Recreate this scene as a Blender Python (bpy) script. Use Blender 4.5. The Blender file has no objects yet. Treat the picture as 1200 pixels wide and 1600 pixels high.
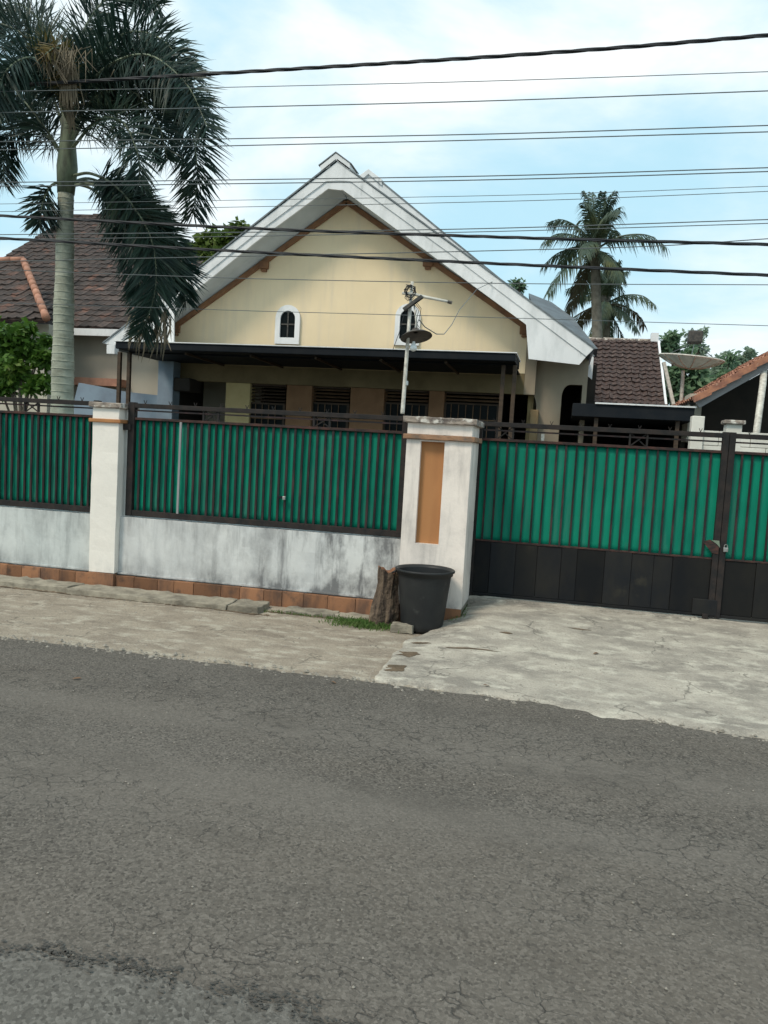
import bpy, bmesh, math, random
from mathutils import Vector as V, Matrix, noise as mnoise
rnd = random.Random(7)
S = bpy.context.scene
# ------------------------------------------------------------------ camera
FPX, CAMH = 1250.0, 1.5
_p, _r, _y = [math.radians(a) for a in (4.5, 3.28, -12.3)]
FW = V((math.sin(_y)*math.cos(_p), math.cos(_y)*math.cos(_p), -math.sin(_p)))
_R = V((math.cos(_y), -math.sin(_y), 0)); _U = _R.cross(FW)
RT = math.cos(_r)*_R + math.sin(_r)*_U
UP = -math.sin(_r)*_R + math.cos(_r)*_U
cam = bpy.data.cameras.new('camera'); co = bpy.data.objects.new('camera', cam)
S.collection.objects.link(co); S.camera = co
co.matrix_world = Matrix.Translation((0, 0, CAMH)) @ Matrix((RT, UP, -FW)).transposed().to_4x4()
cam.sensor_fit = 'VERTICAL'; cam.sensor_height = 24; cam.lens = 24*FPX/1600
cam.clip_end = 2000; cam.clip_start = 0.05
# ------------------------------------------------------------------ world and sun
SUN_EL, SUN_AZ = math.radians(52), math.radians(215)      # azimuth measured clockwise from +Y
W = bpy.data.worlds.new('World'); S.world = W; W.use_nodes = True
nt = W.node_tree; nt.nodes.clear(); N = nt.nodes.new; L = nt.links.new
out = N('ShaderNodeOutputWorld'); mix = N('ShaderNodeMixShader'); L(mix.outputs[0], out.inputs[0])
sky = N('ShaderNodeTexSky'); sky.sky_type = 'NISHITA'; sky.sun_disc = False
sky.sun_elevation = SUN_EL; sky.sun_rotation = SUN_AZ; sky.dust_density = 3.0; sky.air_density = 1.0
tint = N('ShaderNodeMix'); tint.data_type = 'RGBA'; tint.inputs[0].default_value = 0.75
tint.inputs[7].default_value = (4.3, 7.9, 9.4, 1)
L(sky.outputs[0], tint.inputs[6])
b1 = N('ShaderNodeBackground'); b1.inputs[1].default_value = 0.074; L(tint.outputs[2], b1.inputs[0])
b2 = N('ShaderNodeBackground'); b2.inputs[0].default_value = (1.0, 0.985, 0.965, 1); b2.inputs[1].default_value = 0.76
tc = N('ShaderNodeTexCoord'); mp = N('ShaderNodeMapping'); L(tc.outputs['Generated'], mp.inputs[0])
mp.inputs['Scale'].default_value = (1.0, 1.0, 2.3); mp.inputs['Location'].default_value = (0.8, 0.2, 0.45)
nz = N('ShaderNodeTexNoise'); nz.inputs['Scale'].default_value = 1.9; nz.inputs['Detail'].default_value = 7; nz.inputs['Roughness'].default_value = 0.55
nz.inputs['Distortion'].default_value = 0.3
L(mp.outputs[0], nz.inputs['Vector'])
rp = N('ShaderNodeMapRange'); rp.interpolation_type = 'SMOOTHSTEP'
rp.inputs[1].default_value = 0.40; rp.inputs[2].default_value = 0.74; rp.inputs[3].default_value = 0.12; rp.inputs[4].default_value = 1.0
L(nz.outputs[0], rp.inputs[0]); L(rp.outputs[0], mix.inputs[0]); L(b1.outputs[0], mix.inputs[1]); L(b2.outputs[0], mix.inputs[2])
sl = bpy.data.lights.new('sun', 'SUN'); so = bpy.data.objects.new('sun', sl); S.collection.objects.link(so)
sl.energy = 1.5; sl.angle = math.radians(15); sl.color = (1, .89, .74)
sd = V((math.sin(SUN_AZ)*math.cos(SUN_EL), math.cos(SUN_AZ)*math.cos(SUN_EL), math.sin(SUN_EL)))
so.rotation_euler = sd.to_track_quat('Z', 'Y').to_euler(); so.location = sd*50
S.view_settings.view_transform = 'Standard'; S.view_settings.look = 'None'
S.view_settings.exposure = 0.70; S.view_settings.gamma = 1.0; S.view_settings.use_curve_mapping = False

# ------------------------------------------------------------------ where a sight line meets a plane of the place
def ray(px, py): return RT*(px-600)/FPX - UP*(py-800)/FPX + FW
def at(px, py, Y):
    d = ray(px, py); return d*(Y/d.y) + V((0, 0, CAMH))
def gnd(px, py, z=0.0):
    d = ray(px, py); return d*((z-CAMH)/d.z) + V((0, 0, CAMH))
def onp(px, py, p0, n):
    d = ray(px, py); o = V((0, 0, CAMH)); return o + d*((p0-o).dot(n)/d.dot(n))

# ------------------------------------------------------------------ materials
def mat(name, a, b=None, scale=4.0, rough=.85, stretch=(1, 1, 1), lo=.4, hi=.65, bump=0.0, bscale=60.0, spec=.3,
        metal=0.0, c=None, cscale=1.0, clo=.5, chi=.7, cstretch=(1, 1, 1), trans=0, detail=6, varobj=0.0, bdist=.01, cracks=0.0, grit=0.0):
    m = bpy.data.materials.new(name); m.use_nodes = True
    t = m.node_tree; n = t.nodes; l = t.links.new; bs = n['Principled BSDF']
    bs.inputs['Roughness'].default_value = rough; bs.inputs['Metallic'].default_value = metal
    bs.inputs['Specular IOR Level'].default_value = spec
    g = n.new('ShaderNodeNewGeometry')
    def noise(sc, st, off):
        mm = n.new('ShaderNodeMapping'); mm.inputs['Scale'].default_value = st; mm.inputs['Location'].default_value = (off, off*.7, off*.3)
        l(g.outputs['Position'], mm.inputs[0])
        q = n.new('ShaderNodeTexNoise'); q.inputs['Scale'].default_value = sc; q.inputs['Detail'].default_value = detail; q.inputs['Roughness'].default_value = .6
        l(mm.outputs[0], q.inputs['Vector']); return q.outputs[0]
    def rng(x, lo, hi):
        r = n.new('ShaderNodeMapRange'); r.inputs[1].default_value = lo; r.inputs[2].default_value = hi; l(x, r.inputs[0]); return r.outputs[0]
    def mx(f, x, y):
        q = n.new('ShaderNodeMix'); q.data_type = 'RGBA'
        if isinstance(f, float): q.inputs[0].default_value = f
        else: l(f, q.inputs[0])
        for k, v in ((6, x), (7, y)):
            if isinstance(v, tuple): q.inputs[k].default_value = (*v, 1)
            else: l(v, q.inputs[k])
        return q.outputs[2]
    col = a
    if b is not None: col = mx(rng(noise(scale, stretch, 3.1), lo, hi), a, b)
    if c is not None: col = mx(rng(noise(cscale, cstretch, 11.7), clo, chi), col, c)
    if cracks:
        wq = n.new('ShaderNodeTexNoise'); wq.inputs['Scale'].default_value = 4; wq.inputs['Detail'].default_value = 5; l(g.outputs['Position'], wq.inputs['Vector'])
        sc_ = n.new('ShaderNodeVectorMath'); sc_.operation = 'SCALE'; sc_.inputs[3].default_value = .5; l(wq.outputs['Color'], sc_.inputs[0])
        av = n.new('ShaderNodeVectorMath'); l(g.outputs['Position'], av.inputs[0]); l(sc_.outputs[0], av.inputs[1])
        vr = n.new('ShaderNodeTexVoronoi'); vr.feature = 'DISTANCE_TO_EDGE'; vr.inputs['Scale'].default_value = 1.9; l(av.outputs[0], vr.inputs['Vector'])
        f1 = n.new('ShaderNodeMapRange'); f1.inputs[1].default_value = .002; f1.inputs[2].default_value = .022; f1.inputs[3].default_value = 1; f1.inputs[4].default_value = 0; l(vr.outputs['Distance'], f1.inputs[0])
        f2 = n.new('ShaderNodeMath'); f2.operation = 'MULTIPLY'; l(f1.outputs[0], f2.inputs[0]); l(rng(noise(2.4, (1, 1, 1), 21), .48, .6), f2.inputs[1])
        f3 = n.new('ShaderNodeMath'); f3.operation = 'MULTIPLY'; l(f2.outputs[0], f3.inputs[0]); f3.inputs[1].default_value = cracks
        col = mx(f3.outputs[0], col, tuple(x*.22 for x in a))
    if grit:
        gf = n.new('ShaderNodeMath'); gf.operation = 'MULTIPLY'; l(rng(noise(70, (1, 1, 1), 31), .50, .72), gf.inputs[0]); gf.inputs[1].default_value = grit
        col = mx(gf.outputs[0], col, tuple(x*.35 for x in a))
        gh = n.new('ShaderNodeMath'); gh.operation = 'MULTIPLY'; l(rng(noise(90, (1, 1, 1), 41), .56, .72), gh.inputs[0]); gh.inputs[1].default_value = grit
        col = mx(gh.outputs[0], col, tuple(min(.8, x*1.5) for x in a))
    if varobj:
        oi = n.new('ShaderNodeObjectInfo'); h = n.new('ShaderNodeHueSaturation')
        r = n.new('ShaderNodeMapRange'); r.inputs[3].default_value = 1-varobj; r.inputs[4].default_value = 1+varobj
        l(oi.outputs['Random'], r.inputs[0]); l(r.outputs[0], h.inputs['Value'])
        if isinstance(col, tuple): h.inputs['Color'].default_value = (*col, 1)
        else: l(col, h.inputs['Color'])
        col = h.outputs[0]
    if isinstance(col, tuple): bs.inputs['Base Color'].default_value = (*col, 1)
    else: l(col, bs.inputs['Base Color'])
    if bump:
        bp = n.new('ShaderNodeBump'); bp.inputs['Strength'].default_value = bump; bp.inputs['Distance'].default_value = bdist
        l(noise(bscale, (1, 1, 1), 5), bp.inputs['Height']); l(bp.outputs[0], bs.inputs['Normal'])
    if trans:
        tb = n.new('ShaderNodeBsdfTranslucent'); ms = n.new('ShaderNodeMixShader'); ms.inputs[0].default_value = trans
        if isinstance(col, tuple): tb.inputs[0].default_value = (*col, 1)
        else: l(col, tb.inputs[0])
        o = n['Material Output']; l(bs.outputs[0], ms.inputs[1]); l(tb.outputs[0], ms.inputs[2]); l(ms.outputs[0], o.inputs[0])
    m['g'] = 1
    return m

def asphalt_mat(name, dark, light, brown, crack_amt):
    m = bpy.data.materials.new(name); m.use_nodes = True
    t = m.node_tree; n = t.nodes; l = t.links.new; bs = n['Principled BSDF']
    g = n.new('ShaderNodeNewGeometry'); P = g.outputs['Position']
    def noise(sc, det=5, ro=.6, st=None):
        q = n.new('ShaderNodeTexNoise'); q.inputs['Scale'].default_value = sc; q.inputs['Detail'].default_value = det; q.inputs['Roughness'].default_value = ro
        if st:
            mm = n.new('ShaderNodeMapping'); mm.inputs['Scale'].default_value = st; l(P, mm.inputs[0]); l(mm.outputs[0], q.inputs['Vector'])
        else: l(P, q.inputs['Vector'])
        return q
    def rng(x, a, b, c=0., d=1.):
        r = n.new('ShaderNodeMapRange'); r.inputs[1].default_value = a; r.inputs[2].default_value = b; r.inputs[3].default_value = c; r.inputs[4].default_value = d
        l(x, r.inputs[0]); return r.outputs[0]
    def mx(f, x, y, bt='MIX'):
        q = n.new('ShaderNodeMix'); q.data_type = 'RGBA'; q.blend_type = bt
        if isinstance(f, float): q.inputs[0].default_value = f
        else: l(f, q.inputs[0])
        for k, v in ((6, x), (7, y)):
            if isinstance(v, tuple): q.inputs[k].default_value = (*v, 1)
            else: l(v, q.inputs[k])
        return q.outputs[2]
    def mul(a, b):
        q = n.new('ShaderNodeMath'); q.operation = 'MULTIPLY'
        for i, v in enumerate((a, b)):
            if isinstance(v, float): q.inputs[i].default_value = v
            else: l(v, q.inputs[i])
        return q.outputs[0]
    col = mx(rng(noise(.9, 6).outputs[0], .35, .65), dark, light)
    col = mx(rng(noise(.5, 4, .6, (.35, 1.3, 1)).outputs[0], .45, .7, 0, .7), col, brown)
    # stone chips
    vo = n.new('ShaderNodeTexVoronoi'); vo.inputs['Scale'].default_value = 105; l(P, vo.inputs['Vector'])
    chip = n.new('ShaderNodeSeparateColor'); l(vo.outputs['Color'], chip.inputs[0])
    col = mx(rng(chip.outputs[0], .3, 1, 0., .62), col, mx(.0, tuple(x*1.75 for x in light), light))
    col = mx(rng(chip.outputs[1], .66, 1, 0., .72), col, tuple(x*.35 for x in dark))
    fine = noise(150, 3, .8)
    col = mx(rng(fine.outputs[0], .35, .72, .0, .32), col, tuple(x*.45 for x in dark))
    # tyre polished lanes, oil and dust
    lane = noise(.8, 3, .5, (.12, 1.5, 1)); col = mx(rng(lane.outputs[0], .42, .60, .0, .45), col, tuple(x*1.28 for x in light))
    blot = noise(1.7, 6, .65, (.6, 1.2, 1)); col = mx(rng(blot.outputs[0], .52, .70, .0, .40), col, tuple(x*.62 for x in dark))
    # cracks
    wv = n.new('ShaderNodeVectorMath'); wv.operation = 'SCALE'; wv.inputs[3].default_value = .35
    l(noise(3.5, 5).outputs['Color'], wv.inputs[0])
    ad = n.new('ShaderNodeVectorMath'); l(P, ad.inputs[0]); l(wv.outputs[0], ad.inputs[1])
    ms = n.new('ShaderNodeMapping'); ms.inputs['Scale'].default_value = (1, 1.7, 1); l(ad.outputs[0], ms.inputs[0])
    vc = n.new('ShaderNodeTexVoronoi'); vc.feature = 'DISTANCE_TO_EDGE'; vc.inputs['Scale'].default_value = 8.5; l(ms.outputs[0], vc.inputs['Vector'])
    cr = rng(vc.outputs['Distance'], .006, .045, 1., 0.)
    band = rng(noise(.7, 3, .5, (.45, 1.3, 1)).outputs[0], .44, .54)
    brk = rng(noise(7, 4).outputs[0], .38, .55)
    crk = mul(mul(mul(cr, band), brk), crack_amt*.55)
    col = mx(crk, col, (.016, .015, .014))
    l(col, bs.inputs['Base Color'])
    hgt = n.new('ShaderNodeMath'); hgt.operation = 'SUBTRACT'
    mixh = n.new('ShaderNodeMath'); l(fine.outputs[0], mixh.inputs[0]); l(chip.outputs[0], mixh.inputs[1])
    l(mixh.outputs[0], hgt.inputs[0]); l(mul(crk, 2.2), hgt.inputs[1])
    bp = n.new('ShaderNodeBump'); bp.inputs['Strength'].default_value = .7; bp.inputs['Distance'].default_value = .006
    l(hgt.outputs[0], bp.inputs['Height']); l(bp.outputs[0], bs.inputs['Normal'])
    bs.inputs['Roughness'].default_value = .88; bs.inputs['Specular IOR Level'].default_value = .3
    return m

M = {}
M['asphalt'] = asphalt_mat('asphalt', (.100, .087, .073), (.134, .118, .101), (.130, .106, .083), 1.0)
M['patch'] = asphalt_mat('old_asphalt', (.108, .099, .086), (.142, .132, .117), (.130, .112, .095), .5)
M['seam'] = mat('seam_tar', (.060, .055, .049), (.095, .088, .078), 14, .95, bump=.6, bscale=80)
M['verge'] = mat('dusty_concrete', (.32, .27, .21), (.22, .18, .14), 3, .95, (1, 1.6, 1), bump=.9, bscale=35, c=(.40, .355, .285), cscale=6, clo=.50, chi=.64, cstretch=(.8, 1.4, 1), detail=10, cracks=.7, grit=.6)
M['drive'] = mat('driveway_concrete', (.385, .345, .288), (.235, .21, .178), 2.6, .92, (1, 1.5, 1), .40, .62, bump=.9, bscale=30, c=(.49, .45, .375), cscale=6, clo=.5, chi=.66, cstretch=(.9, 1.4, 1), detail=10, cracks=.8, grit=.5)
M['dirt'] = mat('dirt_and_dark_line', (.16, .115, .075), (.09, .065, .042), 9, .95, bump=.8, bscale=70)
M['kerb'] = mat('kerb_stone', (.31, .275, .215), (.16, .14, .11), 6, .95, bump=.8, bscale=50, varobj=.12)
M['ground'] = mat('far_ground', (.10, .12, .05), (.17, .14, .09), .5, .95)
M['yard'] = mat('yard_concrete', (.10, .095, .08), (.07, .065, .055), 1.5, .9)
M['orange'] = mat('orange_tile', (.25, .120, .062), (.11, .062, .042), 3.4, .85, (1.6, 1, .5), .44, .62, bump=.3, bscale=60, varobj=.38, c=(.07, .05, .04), cscale=7, clo=.56, chi=.74)
M['niche'] = mat('niche_orange', (.41, .19, .075), (.34, .15, .06), 3, .75, (2, 1, .5))
M['band'] = mat('painted_band', (.30, .17, .10), (.13, .11, .095), 7, .85, (1, 1, 1.5), .5, .68, bump=.5)
M['cap'] = mat('stained_cap', (.36, .30, .25), (.12, .10, .09), 7, .9, (1, 1, 2), .42, .62, bump=.8, c=(.62, .58, .52), cscale=11, clo=.52, chi=.62)
M['gate_metal'] = mat('gate_metal', (.018, .017, .017), (.034, .026, .023), 12, .7, bump=.2, spec=.2)
M['rust'] = mat('rusty_rail', (.026, .020, .019), (.075, .034, .027), 11, .85, (1, 1, 3), .42, .62)
M['bar'] = mat('weathered_bar', (.022, .021, .022), (.055, .034, .034), 9, .8, (1, 1, .4), .45, .66, spec=.1, varobj=.2)
M['green'] = mat('green_sheet', (.001, .215, .132), (.001, .150, .098), 2.2, .6, (2.5, 1, .6), .35, .68, spec=.18, c=(.035, .16, .12), cscale=3.5, clo=.50, chi=.75, cstretch=(3, 1, .35))
M['lowpanel'] = mat('black_panel', (.010, .011, .013), (.019, .018, .016), 3, .6, (1, 1, .6), spec=.15, varobj=.35, c=(.040, .036, .026), cscale=3, clo=.62, chi=.8)
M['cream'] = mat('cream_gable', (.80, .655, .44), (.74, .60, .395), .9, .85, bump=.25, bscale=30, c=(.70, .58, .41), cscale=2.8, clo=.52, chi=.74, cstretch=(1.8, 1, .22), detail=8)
M['cream_shade'] = mat('shaded_cream_wall', (.40, .31, .16), (.33, .25, .13), 1.2, .85)  # the gable's cream darkened, porch shade put into the colour
M['white_trim'] = mat('white_board', (.76, .76, .76), (.60, .61, .61), 3.0, .7, (1.4, 1, .5), .45, .7, bump=.15, bscale=30, c=(.36, .37, .37), cscale=9, clo=.62, chi=.8, cstretch=(1, 1, .25))
M['soffit'] = mat('soffit', (.50, .53, .53), (.42, .45, .45), 2, .8)
M['brown'] = mat('brown_trim', (.24, .12, .06), (.16, .08, .045), 5, .75)
M['edge'] = mat('metal_edge', (.12, .14, .15), (.20, .22, .23), 5, .5, spec=.5)
M['roofsheet'] = mat('grey_roof', (.13, .15, .165), (.09, .10, .11), 3, .7, bump=.3, bscale=20)
M['glass'] = mat('dark_glass', (.008, .011, .012), rough=.3, spec=.06)
M['dark'] = mat('dark_interior', (.022, .019, .016), (.035, .028, .022), 2, .8)  # near-black paint stands in for the shade of deep interiors
M['darkwood'] = mat('dark_wood', (.075, .048, .030), (.045, .03, .02), 6, .6, (1, 1, 5))
M['black_metal'] = mat('black_canopy', (.010, .013, .017), (.016, .018, .021), 4, .7, spec=.12)
M['pillar_o'] = mat('orange_column', (.27, .15, .08), (.21, .115, .06), 3, .8)
M['pillar_c'] = mat('cream_column', (.58, .47, .24), (.50, .39, .19), 3, .8)
M['louvre'] = mat('louvre_wood', (.17, .10, .055), (.11, .065, .038), 6, .7)
M['beam'] = mat('shaded_cream_beam', (.23, .175, .095), (.17, .13, .07), 2, .85)  # cream beam, the canopy's shade put into its colour
M['pillar_d'] = mat('muted_ochre_column', (.30, .22, .12), (.24, .16, .08), 3, .8)  # ochre in a darker, muted tone
M['shade_wall'] = mat('shaded_porch_wall', (.36, .30, .22), (.29, .24, .18), 2, .85, (1, 1, .5))  # pale porch wall with the roof overhang's shade put into its colour
M['bluegrey'] = mat('blue_grey_paint', (.22, .28, .34), (.17, .21, .26), 2.2, .8)
M['nwall'] = mat('neighbour_wall', (.48, .44, .36), (.41, .375, .31), 1.1, .85, (1, 1, .5))
M['tile'] = mat('brown_roof_tile', (.070, .050, .043), (.034, .028, .026), 7, .85, bump=.3, varobj=.45, c=(.17, .080, .055), cscale=2.2, clo=.56, chi=.72)
M['tile_pale'] = mat('flecked_roof_tile', (.080, .050, .043), (.038, .028, .026), 14, .85, bump=.4, c=(.20, .15, .125), cscale=13, clo=.58, chi=.70)  # dark tile colour with random paler flecks
M['tile_red'] = mat('red_roof_tile', (.36, .165, .10), (.22, .10, .07), 8, .85, c=(.42, .28, .20), cscale=14, clo=.6, chi=.75)
M['ridgecap'] = mat('ridge_cap', (.44, .22, .145), (.30, .15, .105), 4, .85, varobj=.15)
M['plastic'] = mat('black_plastic', (.016, .017, .018), (.024, .025, .025), 5, .5, spec=.3, c=(.07, .07, .065), cscale=6, clo=.62, chi=.8)
M['bark'] = mat('stump_bark', (.16, .115, .080), (.050, .036, .028), 6, .95, (3, 3, .5), .4, .6, bump=1, bscale=40, c=(.36, .26, .16), cscale=9, clo=.62, chi=.7, cstretch=(3, 3, .35), bdist=.02)
M['cutwood'] = mat('cut_wood', (.26, .13, .07), (.13, .06, .035), 22, .9)
M['trunk'] = mat('palm_trunk', (.40, .41, .33), (.27, .28, .22), 6, .85, (1, 1, 2.4), bump=.5, bscale=30, c=(.20, .20, .155), cscale=2.2, clo=.58, chi=.75, cstretch=(1, 1, 3))
M['shaft'] = mat('crown_shaft', (.20, .24, .16), (.10, .11, .08), 5, .6, (3, 3, .7))
M['cocotrunk'] = mat('coconut_trunk', (.20, .18, .15), (.12, .11, .09), 4, .9)
M['frond'] = mat('palm_leaf', (.024, .052, .038), (.013, .032, .028), 3, .5, c=(.050, .072, .030), cscale=1.6, clo=.55, chi=.75, trans=.16, spec=.3)
M['frond_dry'] = mat('dry_palm_leaf', (.24, .20, .14), (.13, .11, .08), 5, .8, trans=.2)
M['frond_y'] = mat('yellowing_leaf', (.17, .12, .04), (.07, .085, .03), 3, .6, trans=.25)
M['coco'] = mat('coconut_leaf', (.085, .115, .075), (.050, .080, .058), .6, .5, trans=.25, c=(.16, .16, .06), cscale=.5, clo=.56, chi=.75)  # leaf green lightened, distance haze put into the colour
M['coco_dry'] = mat('coconut_dry', (.105, .085, .055), (.07, .065, .04), 1, .8)
M['leaf'] = mat('shrub_leaf', (.10, .20, .030), (.045, .105, .020), 2.0, .5, trans=.3, c=(.15, .22, .04), cscale=3, clo=.55, chi=.7)
M['leaf_y'] = mat('yellow_green_leaf', (.15, .20, .045), (.08, .13, .03), 1.2, .5, trans=.3)
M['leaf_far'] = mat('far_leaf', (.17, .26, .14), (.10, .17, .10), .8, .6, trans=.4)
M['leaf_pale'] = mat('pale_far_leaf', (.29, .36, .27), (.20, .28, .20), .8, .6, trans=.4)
M['wood'] = mat('branch_wood', (.16, .13, .10), (.09, .07, .05), 5, .9)
M['grass'] = mat('grass', (.075, .15, .03), (.12, .16, .05), 9, .7, trans=.2)
M['cable'] = mat('cable', (.018, .021, .026), rough=.6)
M['cable_thin'] = mat('thin_cable', (.11, .125, .13), rough=.6)
M['pipe'] = mat('white_pipe', (.66, .63, .56), (.42, .39, .34), 16, .5, (1, 1, 1.5), spec=.4)
M['shade'] = mat('lamp_shade', (.050, .042, .036), (.10, .085, .07), 14, .5, spec=.4)
M['bulb'] = mat('bulb_glass', (.75, .78, .78), rough=.15, spec=.6)
M['fixture'] = mat('fixture', (.045, .045, .042), (.09, .08, .07), 18, .6)
M['mesh_dish'] = mat('dish_mesh', (.52, .54, .50), (.44, .46, .42), 9, .6, trans=.55)
M['steel'] = mat('steel', (.5, .5, .48), (.3, .3, .28), 20, .35, metal=.8)
M['white_block'] = mat('white_block', (.72, .69, .62), (.58, .55, .49), 3, .8, varobj=.06)
M['pebble'] = mat('pebble', (.30, .27, .23), (.18, .16, .13), 20, .9)
M['litter'] = mat('fallen_leaf', (.17, .10, .06), (.11, .07, .04), 20, .8)
M['grey_wall'] = mat('grey_wall', (.30, .295, .30), (.24, .235, .24), 1.5, .85)

def plaster(name, base, grey, dark, stain_x0=None, stain_x1=None, dirt=.5):
    """lime washed plaster with mould streaks running down from the top"""
    m = bpy.data.materials.new(name); m.use_nodes = True
    t = m.node_tree; n = t.nodes; l = t.links.new; bs = n['Principled BSDF']
    g = n.new('ShaderNodeNewGeometry'); P = g.outputs['Position']
    def noise(sc, st, off=0, det=7):
        mm = n.new('ShaderNodeMapping'); mm.inputs['Scale'].default_value = st; mm.inputs['Location'].default_value = (off, off, off); l(P, mm.inputs[0])
        q = n.new('ShaderNodeTexNoise'); q.inputs['Scale'].default_value = sc; q.inputs['Detail'].default_value = det; q.inputs['Roughness'].default_value = .65
        l(mm.outputs[0], q.inputs['Vector']); return q.outputs[0]
    def rng(x, a, b, c=0., d=1.):
        r = n.new('ShaderNodeMapRange'); r.inputs[1].default_value = a; r.inputs[2].default_value = b; r.inputs[3].default_value = c; r.inputs[4].default_value = d
        l(x, r.inputs[0]); return r.outputs[0]
    def mx(f, x, y):
        q = n.new('ShaderNodeMix'); q.data_type = 'RGBA'; l(f, q.inputs[0])
        for k, v in ((6, x), (7, y)):
            if isinstance(v, tuple): q.inputs[k].default_value = (*v, 1)
            else: l(v, q.inputs[k])
        return q.outputs[2]
    def mth(op, a, b):
        q = n.new('ShaderNodeMath'); q.operation = op
        for i, v in enumerate((a, b)):
            if isinstance(v, (float, int)): q.inputs[i].default_value = v
            else: l(v, q.inputs[i])
        return q.outputs[0]
    sp = n.new('ShaderNodeSeparateXYZ'); l(P, sp.inputs[0])
    col = mx(rng(noise(2.2, (1, 1, .6)), .35, .7, 0, .8), base, grey)
    streak = rng(noise(9, (1, 1, .14), 4), .50, .72)
    blotch = rng(noise(3.2, (1, 1, .7), 9), .45, .68)
    amt = mth('MULTIPLY', mth('ADD', mth('MULTIPLY', streak, .6), mth('MULTIPLY', blotch, .55)), dirt)
    if stain_x0 is not None:
        amt = mth('MULTIPLY', amt, rng(sp.outputs[0], stain_x0, stain_x1, .45, 1.9))
    splash = mth('MULTIPLY', rng(sp.outputs[2], .34, .14), rng(noise(6, (1, 1, .5), 17), .38, .62))
    drip = mth('MULTIPLY', rng(sp.outputs[2], .50, .70), rng(noise(13, (1, 1, .10), 23), .50, .66))
    if name != 'pillar_paint' and name != 'pillar_paint_clean': amt = mth('ADD', amt, mth('MULTIPLY', drip, .38))
    amt = mth('ADD', amt, mth('MULTIPLY', splash, .55))
    amt = mth('MINIMUM', amt, .85)
    col = mx(amt, col, dark)
    l(col, bs.inputs['Base Color']); bs.inputs['Roughness'].default_value = .9; bs.inputs['Specular IOR Level'].default_value = .2
    bp = n.new('ShaderNodeBump'); bp.inputs['Strength'].default_value = .35; bp.inputs['Distance'].default_value = .008
    l(noise(26, (1, 1, 1), 2), bp.inputs['Height']); l(bp.outputs[0], bs.inputs['Normal'])
    return m
M['wall'] = plaster('mouldy_plaster', (.62, .62, .60), (.47, .48, .48), (.105, .105, .108), -3.4, -1.6, 1.0)
M['wall_left'] = plaster('damp_plaster', (.58, .60, .58), (.44, .47, .46), (.17, .18, .18), dirt=.75)
M['pil'] = plaster('pillar_paint', (.82, .73, .655), (.70, .635, .58), (.20, .19, .185), dirt=.62)
M['pil_left'] = plaster('pillar_paint_clean', (.80, .75, .68), (.71, .67, .61), (.35, .36, .36), dirt=.12)

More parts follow.
